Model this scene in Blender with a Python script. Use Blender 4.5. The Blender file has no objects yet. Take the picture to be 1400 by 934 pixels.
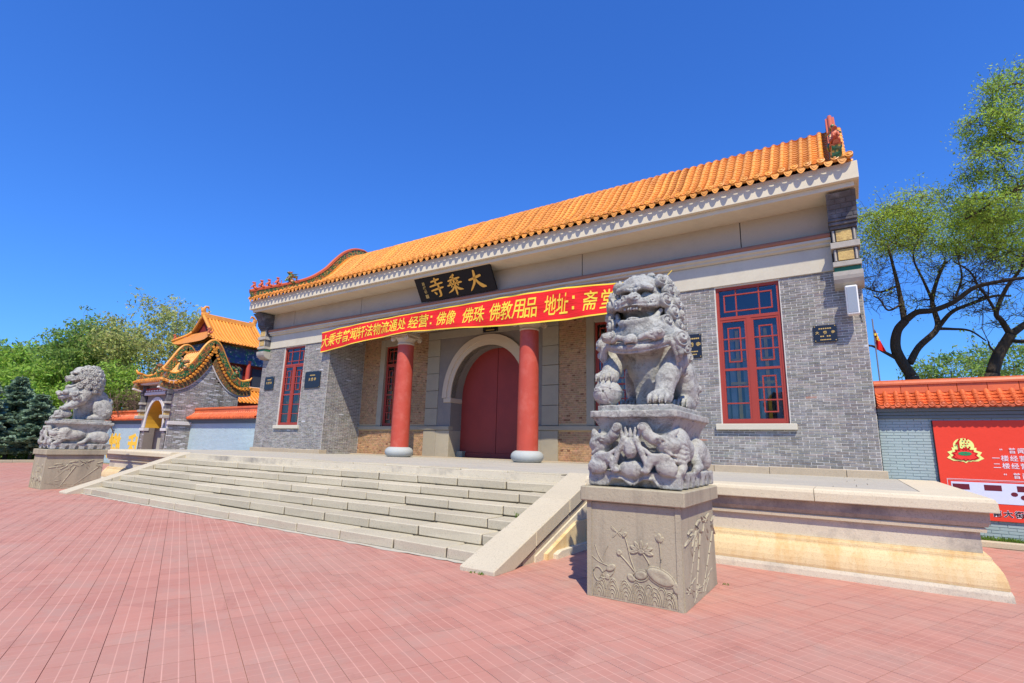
import bpy, bmesh, math, random
import numpy as np
from mathutils import Vector, Matrix

random.seed(7)
RNG = np.random.default_rng(7)
SC = bpy.context.scene
COL = SC.collection

# ------------------------------------------------------------------ camera, sky, sun, exposure
CAM_H = 1.6
F_PX, YAW, PITCH, ROLL = 703.42, -0.583316, 0.202662, 0.025508   # photo is 1400 px wide
def cam_axes():
    ca, sa = math.cos(YAW), math.sin(YAW)
    w = np.array([sa * math.cos(PITCH), ca * math.cos(PITCH), math.sin(PITCH)])
    r = np.array([ca, -sa, 0.0]); u = np.cross(r, w)
    c, s = math.cos(ROLL), math.sin(ROLL)
    return c * r + s * u, -s * r + c * u, w
AX_R, AX_U, AX_W = cam_axes()
cam_data = bpy.data.cameras.new('camera')
cam_data.sensor_fit = 'HORIZONTAL'; cam_data.sensor_width = 36.0
cam_data.lens = F_PX / 1400.0 * 36.0
cam_data.clip_start = 0.05; cam_data.clip_end = 3000.0
cam = bpy.data.objects.new('camera', cam_data); COL.objects.link(cam)
M = Matrix.Identity(4)
for i in range(3):
    M[i][0], M[i][1], M[i][2] = AX_R[i], AX_U[i], -AX_W[i]
M[2][3] = CAM_H
cam.matrix_world = M
SC.camera = cam

def ray(x, y):
    return AX_R * (x - 700) / F_PX + AX_U * (467 - y) / F_PX + AX_W
def on_y(x, y, Y):
    d = ray(x, y); return np.array([0, 0, CAM_H]) + d * Y / d[1]
def on_x(x, y, X):
    d = ray(x, y); return np.array([0, 0, CAM_H]) + d * X / d[0]

LIGHT = Vector((-0.75, 1.0, -1.72)).normalized()
EL = math.asin(-LIGHT.z)
world = bpy.data.worlds.new('World'); SC.world = world
world.use_nodes = True
wn, wl = world.node_tree.nodes, world.node_tree.links
wn.clear()
sky = wn.new('ShaderNodeTexSky'); sky.sky_type = 'NISHITA'
sky.sun_disc = False
sky.sun_elevation = EL
sky.sun_rotation = math.atan2(-LIGHT.x, -LIGHT.y)
sky.air_density = 1.5; sky.dust_density = 0.0; sky.ozone_density = 8.0; sky.altitude = 0
hsv = wn.new('ShaderNodeMix'); hsv.data_type = 'RGBA'; hsv.blend_type = 'MULTIPLY'; hsv.inputs[0].default_value = 1.0; hsv.inputs[7].default_value = (.42, .84, 1.60, 1)
bg = wn.new('ShaderNodeBackground'); bg.inputs['Strength'].default_value = 0.11
wo = wn.new('ShaderNodeOutputWorld')
wl.new(sky.outputs[0], hsv.inputs[6]); wl.new(hsv.outputs[2], bg.inputs['Color']); wl.new(bg.outputs[0], wo.inputs['Surface'])

sun_d = bpy.data.lights.new('sun', 'SUN'); sun_d.energy = 5.0; sun_d.angle = math.radians(0.53)
sun_d.color = (1.0, 0.915, 0.75)
sun = bpy.data.objects.new('sun', sun_d); COL.objects.link(sun)
sun.rotation_euler = LIGHT.to_track_quat('-Z', 'Y').to_euler()
sun.location = (10, -14, 25)

SC.view_settings.view_transform = 'Standard'
SC.view_settings.look = 'None'
SC.view_settings.exposure = 0.16
SC.view_settings.gamma = 1.0
SC.view_settings.use_curve_mapping = False
SC.render.engine = 'CYCLES'

# ------------------------------------------------------------------ materials
def srgb(*c):
    return tuple((x / 12.92 if x <= 0.04045 else ((x + 0.055) / 1.055) ** 2.4) for x in (v / 255.0 for v in c))
MATS = {}
class NT:
    """tiny node-graph helper"""
    def __init__(self, name):
        self.m = bpy.data.materials.new(name); self.m.use_nodes = True
        self.t = self.m.node_tree; self.n = self.t.nodes
        self.n.clear()
        self.out = self.n.new('ShaderNodeOutputMaterial')
        self.b = self.n.new('ShaderNodeBsdfPrincipled')
        self.l(self.b.outputs[0], self.out.inputs['Surface'])
        self.geo = self.n.new('ShaderNodeNewGeometry')
        self.pos = self.geo.outputs['Position']
    def l(self, a, b): self.t.links.new(a, b)
    def put(self, sock, v):
        if hasattr(v, 'is_output') or isinstance(v, bpy.types.NodeSocket): self.l(v, sock)
        elif isinstance(v, (tuple, list)) and len(v) == 3 and sock.type == 'RGBA': sock.default_value = (*v, 1)
        else: sock.default_value = v
    def noise(self, scale, detail=4, rough=0.6, vec=None, dist=0.0):
        n = self.n.new('ShaderNodeTexNoise'); n.inputs['Scale'].default_value = scale
        n.inputs['Detail'].default_value = detail; n.inputs['Roughness'].default_value = rough
        n.inputs['Distortion'].default_value = dist
        self.l(vec or self.pos, n.inputs['Vector']); return n.outputs['Fac']
    def voro(self, scale, feature='F1', vec=None, out='Distance'):
        n = self.n.new('ShaderNodeTexVoronoi'); n.inputs['Scale'].default_value = scale; n.feature = feature
        self.l(vec or self.pos, n.inputs['Vector']); return n.outputs[out]
    def ramp(self, v, a, b, lo=0.0, hi=1.0):
        n = self.n.new('ShaderNodeMapRange'); n.inputs[1].default_value = a; n.inputs[2].default_value = b
        n.inputs[3].default_value = lo; n.inputs[4].default_value = hi; n.clamp = True
        self.l(v, n.inputs[0]); return n.outputs[0]
    def mix(self, f, a, b, mode='MIX'):
        n = self.n.new('ShaderNodeMix'); n.data_type = 'RGBA'; n.blend_type = mode
        self.put(n.inputs[0], f); self.put(n.inputs[6], a); self.put(n.inputs[7], b); return n.outputs[2]
    def math(self, op, a, b=0.0, c=0.0):
        n = self.n.new('ShaderNodeMath'); n.operation = op
        self.put(n.inputs[0], a); self.put(n.inputs[1], b)
        if op in ('SMOOTH_MIN', 'COMPARE', 'MULTIPLY_ADD'): self.put(n.inputs[2], c)
        return n.outputs[0]
    def mapping(self, scale=(1, 1, 1), rot=(0, 0, 0), loc=(0, 0, 0), vec=None):
        n = self.n.new('ShaderNodeMapping'); n.inputs['Scale'].default_value = scale
        n.inputs['Rotation'].default_value = rot; n.inputs['Location'].default_value = loc
        self.l(vec or self.pos, n.inputs['Vector']); return n.outputs[0]
    def sep(self, vec=None):
        n = self.n.new('ShaderNodeSeparateXYZ'); self.l(vec or self.pos, n.inputs[0]); return n.outputs
    def attr(self, name='Col'):
        n = self.n.new('ShaderNodeAttribute'); n.attribute_name = name; return n.outputs['Color']
    def rand(self):
        n = self.n.new('ShaderNodeObjectInfo'); return n.outputs['Random']
    def bump(self, h, strength=0.3, dist=0.01):
        n = self.n.new('ShaderNodeBump'); n.inputs['Strength'].default_value = strength
        n.inputs['Distance'].default_value = dist; self.l(h, n.inputs['Height'])
        self.l(n.outputs[0], self.b.inputs['Normal'])
    def done(self, color, rough=0.7, spec=0.3, metal=0.0):
        self.put(self.b.inputs['Base Color'], color); self.put(self.b.inputs['Roughness'], rough)
        self.b.inputs['Specular IOR Level'].default_value = spec; self.b.inputs['Metallic'].default_value = metal
        MATS[self.m.name] = self.m; return self.m
def mul(c, k): return tuple(min(1, x * k) for x in c)

def simple(name, c, rough=0.6, spec=0.3, var=0.18, scale=2.5, bump=0.15, bscale=60, bd=0.004, attr=False, rnd=0.0, metal=0.0, dirt=None, dirtscale=1.2, dirtamt=0.5):
    t = NT(name)
    col = t.mix(t.noise(scale, 5), mul(c, 1 - var), mul(c, 1 + var))
    col = t.mix(t.ramp(t.noise(bscale * .4, 3), .3, .7, 0, .35), col, mul(c, 1 - var * 1.4))
    if attr: col = t.mix(1.0, col, t.attr(), 'MULTIPLY')
    if rnd: col = t.mix(1.0, col, t.ramp(t.rand(), 0, 1, 1 - rnd, 1 + rnd), 'MULTIPLY')
    if dirt: col = t.mix(t.ramp(t.noise(dirtscale, 6, .7), .48, .72, 0, dirtamt), col, dirt)
    if bump: t.bump(t.noise(bscale, 5, .65), bump, bd)
    return t.done(col, rough, spec, metal)

# ------------------------------------------------------------------ mesh + object helpers
WORLD_POS = {}
def add(name, mesh, parent=None, loc=(0, 0, 0), mat=None, kind=None):
    o = bpy.data.objects.new(name, mesh); COL.objects.link(o)
    loc = Vector(loc)
    if parent is not None:
        o.parent = parent; o.location = loc - WORLD_POS[parent.name]
    else: o.location = loc
    WORLD_POS[o.name] = loc
    if mat is not None and mesh is not None and len(mesh.materials) == 0: mesh.materials.append(mat)
    if kind: o['kind'] = kind
    return o
def thing(name, loc, label, cat, group=None):
    o = add(name, None, None, loc); o.empty_display_size = 0.2
    o['label'] = label; o['category'] = cat
    if group: o['group'] = group
    return o
def tag(o, label, cat, group=None):
    o['label'] = label; o['category'] = cat
    if group: o['group'] = group
    return o

def np_mesh(name, V, Q, col=None, smooth=False):
    """fast mesh from vertex array and equal-sized face array; col = per-face rgb"""
    V = np.asarray(V, np.float32); Q = np.asarray(Q, np.int32)
    k = Q.shape[1]
    me = bpy.data.meshes.new(name)
    me.vertices.add(len(V)); me.vertices.foreach_set('co', V.ravel())
    me.loops.add(Q.size); me.loops.foreach_set('vertex_index', Q.ravel())
    me.polygons.add(len(Q)); me.polygons.foreach_set('loop_start', np.arange(len(Q), dtype=np.int32) * k)
    me.update(calc_edges=True)
    me.polygons.foreach_set('use_smooth', np.full(len(Q), bool(smooth)))
    if col is not None:
        a = me.color_attributes.new('Col', 'FLOAT_COLOR', 'CORNER')
        c = np.ones((len(Q), k, 4), np.float32); c[:, :, :3] = np.asarray(col, np.float32)[:, None, :]
        a.data.foreach_set('color', c.ravel())
    me.validate(); return me

class MB:
    def __init__(s): s.v = []; s.f = []; s.c = []; s.cur = (1, 1, 1)
    def _add(s, vs, fs):
        o = len(s.v); s.v += [tuple(map(float, p)) for p in vs]
        for q in fs: s.f.append(tuple(i + o for i in q)); s.c.append(s.cur)
    def box(s, x0, x1, y0, y1, z0, z1):
        s._add([(x0, y0, z0), (x1, y0, z0), (x1, y1, z0), (x0, y1, z0), (x0, y0, z1), (x1, y0, z1), (x1, y1, z1), (x0, y1, z1)],
               [(0, 3, 2, 1), (4, 5, 6, 7), (0, 1, 5, 4), (1, 2, 6, 5), (2, 3, 7, 6), (3, 0, 4, 7)])
        return s
    def cbox(s, x0, x1, y0, y1, z0, z1, b=0.01, jit=0.0):
        """chamfered box"""
        X, Y, Z = (x0, x1), (y0, y1), (z0, z1); vs = []; idx = {}
        for i in (0, 1):
            for j in (0, 1):
                for k in (0, 1):
                    c = np.array([X[i], Y[j], Z[k]]); d = np.array([b if i == 0 else -b, b if j == 0 else -b, b if k == 0 else -b])
                    c = c + (np.array([random.uniform(-jit, jit) for _ in range(3)]) if jit else 0)
                    for a in range(3):
                        m = d.copy(); m[a] = 0
                        idx[i, j, k, a] = len(vs); vs.append(c + m)
        fs = []
        def face(a, side):
            o = [q for q in range(3) if q != a]
            seq = [(0, 0), (1, 0), (1, 1), (0, 1)]
            r = []
            for p in seq:
                t = [0, 0, 0]; t[a] = side; t[o[0]] = p[0]; t[o[1]] = p[1]
                r.append(idx[t[0], t[1], t[2], a])
            return r
        for a in range(3):
            for side in (0, 1): fs.append(face(a, side))
        for a in range(3):
            b1, c1 = [q for q in range(3) if q != a]
            for p in (0, 1):
                for q in (0, 1):
                    t0 = [0, 0, 0]; t1 = [0, 0, 0]
                    t0[b1] = t1[b1] = p; t0[c1] = t1[c1] = q; t1[a] = 1
                    fs.append((idx[(*t0, b1)], idx[(*t1, b1)], idx[(*t1, c1)], idx[(*t0, c1)]))
        for i in (0, 1):
            for j in (0, 1):
                for k in (0, 1): fs.append((idx[i, j, k, 0], idx[i, j, k, 1], idx[i, j, k, 2]))
        s._add(vs, fs); return s
    def quad(s, a, b, c, d): s._add([a, b, c, d], [(0, 1, 2, 3)]); return s
    def prism(s, poly, fn, d0, d1):
        """extrude 2d polygon; fn(u, v, d) -> xyz"""
        n = len(poly)
        vs = [fn(u, v, d0) for u, v in poly] + [fn(u, v, d1) for u, v in poly]
        fs = [tuple(range(n))[::-1], tuple(range(n, 2 * n))] + [(i, (i + 1) % n, n + (i + 1) % n, n + i) for i in range(n)]
        s._add(vs, fs); return s
    def grid(s, P):
        """P[i][j] points"""
        ni, nj = len(P), len(P[0]); vs = [p for r in P for p in r]
        s._add(vs, [(i * nj + j, (i + 1) * nj + j, (i + 1) * nj + j + 1, i * nj + j + 1) for i in range(ni - 1) for j in range(nj - 1)])
        return s
    def tube(s, pts, r, n=6, caps=True, up=(0, 0, 1)):
        pts = [Vector(p) for p in pts]; rr = [float(q) for q in r] if isinstance(r, (list, tuple, np.ndarray)) else [float(r)] * len(pts)
        rings = []
        for i, p in enumerate(pts):
            d = (pts[min(i + 1, len(pts) - 1)] - pts[max(i - 1, 0)]).normalized()
            a = d.cross(Vector(up))
            if a.length < 1e-3: a = d.cross(Vector((1, 0.1, 0)))
            a.normalize(); b = a.cross(d).normalized()
            rings.append([p + rr[i] * (a * math.cos(t) + b * math.sin(t)) for t in (2 * math.pi * k / n for k in range(n))])
        vs = [q for R in rings for q in R]; m = len(rings)
        fs = [(i * n + k, i * n + (k + 1) % n, (i + 1) * n + (k + 1) % n, (i + 1) * n + k) for i in range(m - 1) for k in range(n)]
        if caps: fs += [tuple(range(n))[::-1], tuple((m - 1) * n + k for k in range(n))]
        s._add(vs, fs); return s
    def lathe(s, prof, n=24, c=(0, 0, 0), axis='z'):
        vs = []
        for r, z in prof:
            for k in range(n):
                t = 2 * math.pi * k / n; p = (r * math.cos(t), r * math.sin(t), z)
                if axis == 'y': p = (p[0], z, p[1])
                elif axis == 'x': p = (z, p[0], p[1])
                vs.append((p[0] + c[0], p[1] + c[1], p[2] + c[2]))
        m = len(prof)
        fs = [(i * n + k, i * n + (k + 1) % n, (i + 1) * n + (k + 1) % n, (i + 1) * n + k) for i in range(m - 1) for k in range(n)]
        fs += [tuple(range(n))[::-1], tuple((m - 1) * n + k for k in range(n))]
        s._add(vs, fs); return s
    def raw(s, V, F): s._add(V, F); return s
    def mesh(s, name, smooth=False, fixn=True, col=False, angle=None):
        me = bpy.data.meshes.new(name); me.from_pydata(s.v, [], s.f)
        if col:
            a = me.color_attributes.new('Col', 'FLOAT_COLOR', 'CORNER')
            cc = np.ones((len(me.loops), 4), np.float32); k = 0
            for f, c in zip(s.f, s.c): cc[k:k + len(f), :3] = c; k += len(f)
            a.data.foreach_set('color', cc.ravel())
        if fixn:
            bm = bmesh.new(); bm.from_mesh(me); bmesh.ops.recalc_face_normals(bm, faces=bm.faces); bm.to_mesh(me); bm.free()
        if smooth:
            me.polygons.foreach_set('use_smooth', np.ones(len(me.polygons), bool))
            if angle: me.set_sharp_from_angle(angle=math.radians(angle))
        me.update(); return me
    def put(s, name, mat, parent=None, loc=(0, 0, 0), smooth=False, kind=None, col=False, fixn=True, angle=None):
        return add(name, s.mesh(name, smooth, fixn, col, angle), parent, loc, mat, kind)

def spline(P, n):
    """Catmull-Rom through points, n samples per span"""
    P = [np.array(p, float) for p in P]; P = [2 * P[0] - P[1]] + P + [2 * P[-1] - P[-2]]
    out = []
    for i in range(1, len(P) - 2):
        for k in range(n):
            t = k / n; a, b, c, d = P[i - 1:i + 3]
            out.append(0.5 * (2 * b + (c - a) * t + (2 * a - 5 * b + 4 * c - d) * t * t + (3 * b - a - 3 * c + d) * t ** 3))
    out.append(P[-2]); return np.array(out)

TXT = {}
def text_geo(s, offset=0.0, extrude=0.008):
    """glyphs of a string as (V, faces), unit em size, origin at lower left of the em box"""
    key = (s, offset, extrude)
    if key in TXT: return TXT[key]
    c = bpy.data.curves.new('glyphs', 'FONT'); c.body = s; c.size = 1.0; c.extrude = extrude; c.offset = offset; c.resolution_u = 3
    o = bpy.data.objects.new('glyphs', c); COL.objects.link(o)
    bpy.context.view_layer.update()
    me = bpy.data.meshes.new_from_object(o.evaluated_get(bpy.context.evaluated_depsgraph_get()))
    V = np.array([v.co[:] for v in me.vertices]) if len(me.vertices) else np.zeros((0, 3)); F = [tuple(p.vertices) for p in me.polygons]
    bpy.data.objects.remove(o); bpy.data.curves.remove(c); bpy.data.meshes.remove(me)
    TXT[key] = (V, F); return TXT[key]
def put_text(mb, s, fn, size, u0, v0, sx=1.0, offset=0.0, extrude=0.006):
    """fn(u, v, d) -> xyz ; glyph em box starts at (u0, v0)"""
    V, F = text_geo(s, offset, extrude)
    if len(V): mb.raw([fn(u0 + x * size * sx, v0 + y * size, z) for x, y, z in V], F)
def fast_quads(name, C, A, B, col=None):
    """quads with centres C and half-axes A, B"""
    n = len(C); V = np.stack([C - A - B, C + A - B, C + A + B, C - A + B], 1).reshape(-1, 3)
    return np_mesh(name, V, np.arange(4 * n).reshape(n, 4), col)
# ------------------------------------------------------------------ shared stone / brick / paint materials
PAVE_ANG = math.radians(65.5)
def m_paver():
    t = NT('paver_red')
    loc = t.mapping(rot=(0, 0, -PAVE_ANG))
    s = t.sep(loc)
    def lines(period, width, ax):
        f = t.math('FRACT', t.math('MULTIPLY', s[ax], 1 / period))
        d = t.math('ABSOLUTE', t.math('SUBTRACT', f, 0.5))
        return t.ramp(d, 0.5 - width / period * 1.3, 0.5 - width / period * .5)
    fl = t.n.new('ShaderNodeVectorMath'); fl.operation = 'FLOOR'
    sc = t.n.new('ShaderNodeVectorMath'); sc.operation = 'MULTIPLY'; sc.inputs[1].default_value = (1 / .3, 1 / .3, 0)
    t.l(loc, sc.inputs[0]); t.l(sc.outputs[0], fl.inputs[0])
    wnz = t.n.new('ShaderNodeTexWhiteNoise'); t.l(fl.outputs[0], wnz.inputs['Vector'])
    base = srgb(186, 130, 113); dark = srgb(172, 118, 103)
    col = t.mix(wnz.outputs['Value'], base, dark)
    col = t.mix(t.ramp(wnz.outputs['Value'], .92, .94, 0, .28), col, srgb(204, 158, 138))
    col = t.mix(t.ramp(wnz.outputs['Value'], .05, .03, 0, .3), col, srgb(150, 96, 84))
    col = t.mix(t.ramp(t.noise(.9, 5, .6), .35, .7, 0, .45), col, srgb(188, 138, 122))
    col = t.mix(t.ramp(t.noise(.35, 7, .75), .45, .68, 0, .6), col, srgb(178, 144, 128))
    col = t.mix(t.ramp(t.noise(.8, 9, .8, None, .8), .56, .66, 0, .35), col, srgb(138, 94, 84))
    col = t.mix(t.ramp(t.noise(1.7, 9, .78), .50, .72, 0, .6), col, srgb(166, 142, 128))
    # pale grooves every 10 cm, stronger along the rows
    ln = t.math('MAXIMUM', lines(.1, .0042, 0), t.math('MULTIPLY', lines(.1, .0035, 1), t.ramp(t.noise(1.2, 3), .42, .6, .1, .65)))
    col = t.mix(t.math('MULTIPLY', ln, t.ramp(t.noise(.8, 4), .3, .55, .5, 1.0)), col, srgb(204, 156, 138))
    col = t.mix(t.ramp(t.noise(14, 6, .8), .62, .8, 0, .5), col, srgb(140, 95, 90))
    # fine studs 12 mm apart
    stud = t.math('MULTIPLY', lines(.0125, .005, 0), 1.0)
    stud = t.math('MAXIMUM', stud, lines(.0125, .005, 1))
    h = t.math('ADD', t.math('MULTIPLY', stud, -.5), t.math('ADD', t.math('MULTIPLY', ln, -.4), t.math('MULTIPLY', t.noise(90, 4), .5)))
    t.bump(h, .25, .002)
    t.done(col, .78, .25)
m_paver()
simple('joint_sand', srgb(176, 142, 126), .95, .1, .25, 6)
simple('earth', srgb(150, 135, 105), .95, .1, .3, .6, .4, 8, .05, dirt=srgb(90, 105, 55), dirtscale=.5, dirtamt=.7)
def granite(name, c, speck, stain=None, samt=.5, sscale=.8, rnd=.05, streak=False, bump=.35):
    t = NT(name)
    col = t.mix(t.noise(1.4, 6, .65), mul(c, .86), mul(c, 1.08))
    col = t.mix(t.ramp(t.voro(90, out='Color'), .0, 1, 0, .25), col, mul(c, .8))
    col = t.mix(t.ramp(t.noise(130, 3, .7), .56, .7, 0, .75), col, speck)
    col = t.mix(t.ramp(t.noise(38, 5, .8), .55, .68, 0, .55), col, speck)
    col = t.mix(t.ramp(t.noise(3.5, 8, .8), .56, .70, 0, .35), col, mul(c, 1.18))
    if streak:
        v = t.mapping(scale=(3.2, 3.2, .35)); col = t.mix(t.ramp(t.noise(1, 6, .7, v), .48, .70, 0, .6), col, stain)
    elif stain: col = t.mix(t.ramp(t.noise(sscale, 7, .7), .5, .72, 0, samt), col, stain)
    col = t.mix(t.ramp(t.noise(7, 8, .8), .58, .75, 0, .35), col, mul(c, .55))
    if rnd: col = t.mix(1.0, col, t.ramp(t.rand(), 0, 1, 1 - rnd, 1 + rnd), 'MULTIPLY')
    t.bump(t.math('ADD', t.noise(45, 6, .75), t.math('MULTIPLY', t.noise(9, 5), .8)), bump, .012)
    return t.done(col, .85, .2)
granite('step_stone', srgb(192, 183, 158), srgb(106, 99, 86), srgb(168, 158, 136), .45, 1.0, .10)
granite('ramp_stone', srgb(196, 185, 160), srgb(120, 112, 98), srgb(180, 170, 148), .4, .8, .03)
granite('coping_stone', srgb(212, 200, 172), srgb(150, 138, 116), srgb(200, 184, 150), .4, .6, .02)
granite('moulding_stone', srgb(190, 176, 152), srgb(120, 108, 92), srgb(104, 98, 96), .95, .75, .02)
granite('neck_stone', srgb(212, 202, 178), srgb(132, 120, 100), srgb(112, 108, 106), .95, .62, .02)
granite('yellow_stone', srgb(220, 198, 152), srgb(158, 128, 84), srgb(196, 146, 70), .6, .8, .02, streak=True)
granite('floor_stone', srgb(184, 178, 162), srgb(130, 128, 122), srgb(160, 158, 150), .5, .8, .05)
granite('pedestal_stone', srgb(174, 164, 138), srgb(124, 115, 96), srgb(126, 118, 102), .6, 1.6, .0, streak=True, bump=.45)
granite('plinth_stone', srgb(184, 168, 142), srgb(130, 120, 104), srgb(150, 134, 116), .5, 1.2, .06)

# ------------------------------------------------------------------ ground
XC = -11.52          # centre line of hall and stairs
ZP = 1.14            # terrace level
g = MB().quad((-400, -200, -.035), (400, -200, -.035), (400, 500, -.035), (-400, 500, -.035)).put('ground', MATS['earth'])
g['kind'] = 'structure'
plaza = MB().quad((-41.5, -6, -.016), (16, -6, -.016), (16, 13.4, -.016), (-41.5, 13.4, -.016)).put('plaza', MATS['joint_sand'])
plaza['kind'] = 'structure'
def paver_mesh():
    a, b = .1489, .1472
    m = MB(); m._add([(-a, -a, -.05), (a, -a, -.05), (a, a, -.05), (-a, a, -.05), (-b, -b, 0), (b, -b, 0), (b, b, 0), (-b, b, 0)],
                     [(4, 5, 6, 7), (0, 1, 5, 4), (1, 2, 6, 5), (2, 3, 7, 6), (3, 0, 4, 7)])
    return m.mesh('paver')
PM = paver_mesh(); PM.materials.append(MATS['paver_red'])
ca, sa = math.cos(PAVE_ANG), math.sin(PAVE_ANG)
near, far = [], []
for i in range(-110, 70):
    for j in range(-30, 150):
        u, v = (i + .5) * .3, (j + .5) * .3
        x, y = u * ca - v * sa, u * sa + v * ca
        if not (-41 < x < 15 and -2.5 < y < 13.2): continue
        if -23.7 < x < .95 and y > 8.95: continue
        if -18.2 < x < -4.9 and y > 6.6: continue
        d = np.array([x, y, -CAM_H]); z = d @ AX_W
        if z > .3:
            px, py = 700 + F_PX * (d @ AX_R) / z, 467 - F_PX * (d @ AX_U) / z
            if -20 < px < 1420 and py < 970: near.append((z, x, y)); continue
        far.append((x, y))
near.sort()
for z, x, y in near[:300]:
    o = add('paver', PM, plaza, (x, y, random.uniform(-.0025, .001)))
    o.rotation_euler = (random.uniform(-.004, .004), random.uniform(-.004, .004), PAVE_ANG)
rest = np.array([(x, y) for _, x, y in near[300:]] + far)
tmpl = np.array([(sx * q, sy * q, z) for q, z in ((.1489, -.05), (.1472, 0)) for sx, sy in ((-1, -1), (1, -1), (1, 1), (-1, 1))])
R2 = np.array([[ca, sa], [-sa, ca]])
tm = tmpl.copy(); tm[:, :2] = tmpl[:, :2] @ R2
V = np.repeat(tm[None], len(rest), 0); V[:, :, :2] += rest[:, None, :]
tz = RNG.uniform(-.0025, .001, len(rest)); V[:, 4:, 2] += tz[:, None] + RNG.uniform(-.001, .001, (len(rest), 4))
Q = np.array([(4, 5, 6, 7), (0, 1, 5, 4), (1, 2, 6, 5), (2, 3, 7, 6), (3, 0, 4, 7)])
Q = (Q[None] + (np.arange(len(rest)) * 8)[:, None, None]).reshape(-1, 4)
add('paving', np_mesh('paving', V.reshape(-1, 3), Q), plaza, mat=MATS['paver_red'], kind='stuff')

# ------------------------------------------------------------------ stairs
N_ST, TREAD, Y_ST = 7, .44, 6.08
RISE = ZP / N_ST
XR_IN, XR_OUT = -4.5, -3.95
XL_IN, XL_OUT = 2 * XC - XR_IN, 2 * XC - XR_OUT
stairs = thing('stone_staircase', (XC, 7.4, 0), 'wide flight of pale granite steps between two sloping side slabs', 'stairs')
simple('joint_dark', srgb(92, 84, 72), .95, .1, .3, 4)
for i in range(N_ST):
    y0 = Y_ST + i * TREAD; z1 = (i + 1) * RISE
    MB().box(XL_IN - .02, XR_IN + .02, y0 + .022, y0 + TREAD + .05, z1 - RISE + .002, z1 - .016).put('step_joint', MATS['joint_dark'], stairs)
    x = XL_IN - .3 - random.uniform(0, .9)
    while x < XR_IN + .3:
        w = random.uniform(1.05, 1.3)
        a, b = max(x, XL_IN - .02), min(x + w, XR_IN + .02)
        if b - a > .15:
            dy, dz = random.uniform(-.008, .008), random.uniform(-.006, .002)
            MB().cbox(a + .013, b - .013, y0 + dy, y0 + TREAD + .07, z1 - RISE + .012, z1 + dz, .014, .006).put('step_block', MATS['step_stone'], stairs)
        x += w
MB().grid([[(x, Y_ST + .04, .022), (x, Y_ST - .05 - .05 * random.random() ** 2, .002 + .008 * random.random())] for x in np.linspace(XL_IN, XR_IN, 90)]).put('mortar_fillet', MATS['floor_stone'], stairs)
MB().box(XL_IN - .02, XR_IN + .02, Y_ST + .03, 9.6, -.03, RISE * .9).put('step_core', MATS['step_stone'], stairs)
SL_Y0, SL_Y1, SL_Z0, SL_Z1 = 5.70, 8.86, .05, ZP + .03
slope = (SL_Z1 - SL_Z0) / (SL_Y1 - SL_Y0)
def ztop(y): return SL_Z0 + (y - SL_Y0) * slope
for xa, xb in ((XL_OUT, XL_IN), (XR_IN, XR_OUT)):
    for k in range(3):
        ya, yb = SL_Y0 + (SL_Y1 - SL_Y0) * k / 3, SL_Y0 + (SL_Y1 - SL_Y0) * (k + 1) / 3
        ya += .006; yb -= .006; dz = random.uniform(-.006, .006)
        bot = lambda y: max(-.01, ztop(y) - .22)
        poly = [(ya, ztop(ya) + dz), (yb, ztop(yb) + dz), (yb, bot(yb))] + ([(SL_Y0 + .17 / slope, -.01)] if k == 0 else []) + [(ya, bot(ya))]
        mbm = MB().prism(poly, lambda u, v, d: (d, u, v), xa + random.uniform(-.006, .006), xb + random.uniform(-.006, .006))
        o = mbm.put('ramp_slab', MATS['ramp_stone'], stairs)
        bm = bmesh.new(); bm.from_mesh(o.data); bmesh.ops.bevel(bm, geom=list(bm.edges), offset=.012, segments=1, affect='EDGES'); bm.to_mesh(o.data); bm.free()
    out = xb if xa == XR_IN else xa
    s = 1 if xa == XR_IN else -1
    def wall(x0, x1, drop, zlo, ystart, zcap=9):
        ys = np.linspace(ystart, 8.9, 14)
        top = [(y, max(zlo + .002, min(zcap, ztop(y) - drop))) for y in ys]
        return MB().prism([(ys[0], zlo)] + top + [(8.9, zlo)], lambda u, v, d: (d, u, v), min(x0, x1), max(x0, x1))
    wall(out - s * .5, out - s * .06, .20, -.01, 6.2).put('ramp_wall', MATS['neck_stone'], stairs)
    wall(out - s * .5, out - s * .03, .26, -.01, 6.45).put('ramp_wall', MATS['moulding_stone'], stairs)
    wall(out - s * .5, out + s * .0, .34, -.01, 6.75, .74).put('ramp_wall', MATS['neck_stone'], stairs)
    wall(out - s * .5, out + s * .06, .42, -.01, 6.98, .44).put('ramp_wall', MATS['yellow_stone'], stairs)
    wall(out - s * .5, out + s * .14, .5, -.01, 7.15, .10).put('ramp_wall', MATS['neck_stone'], stairs)

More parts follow.
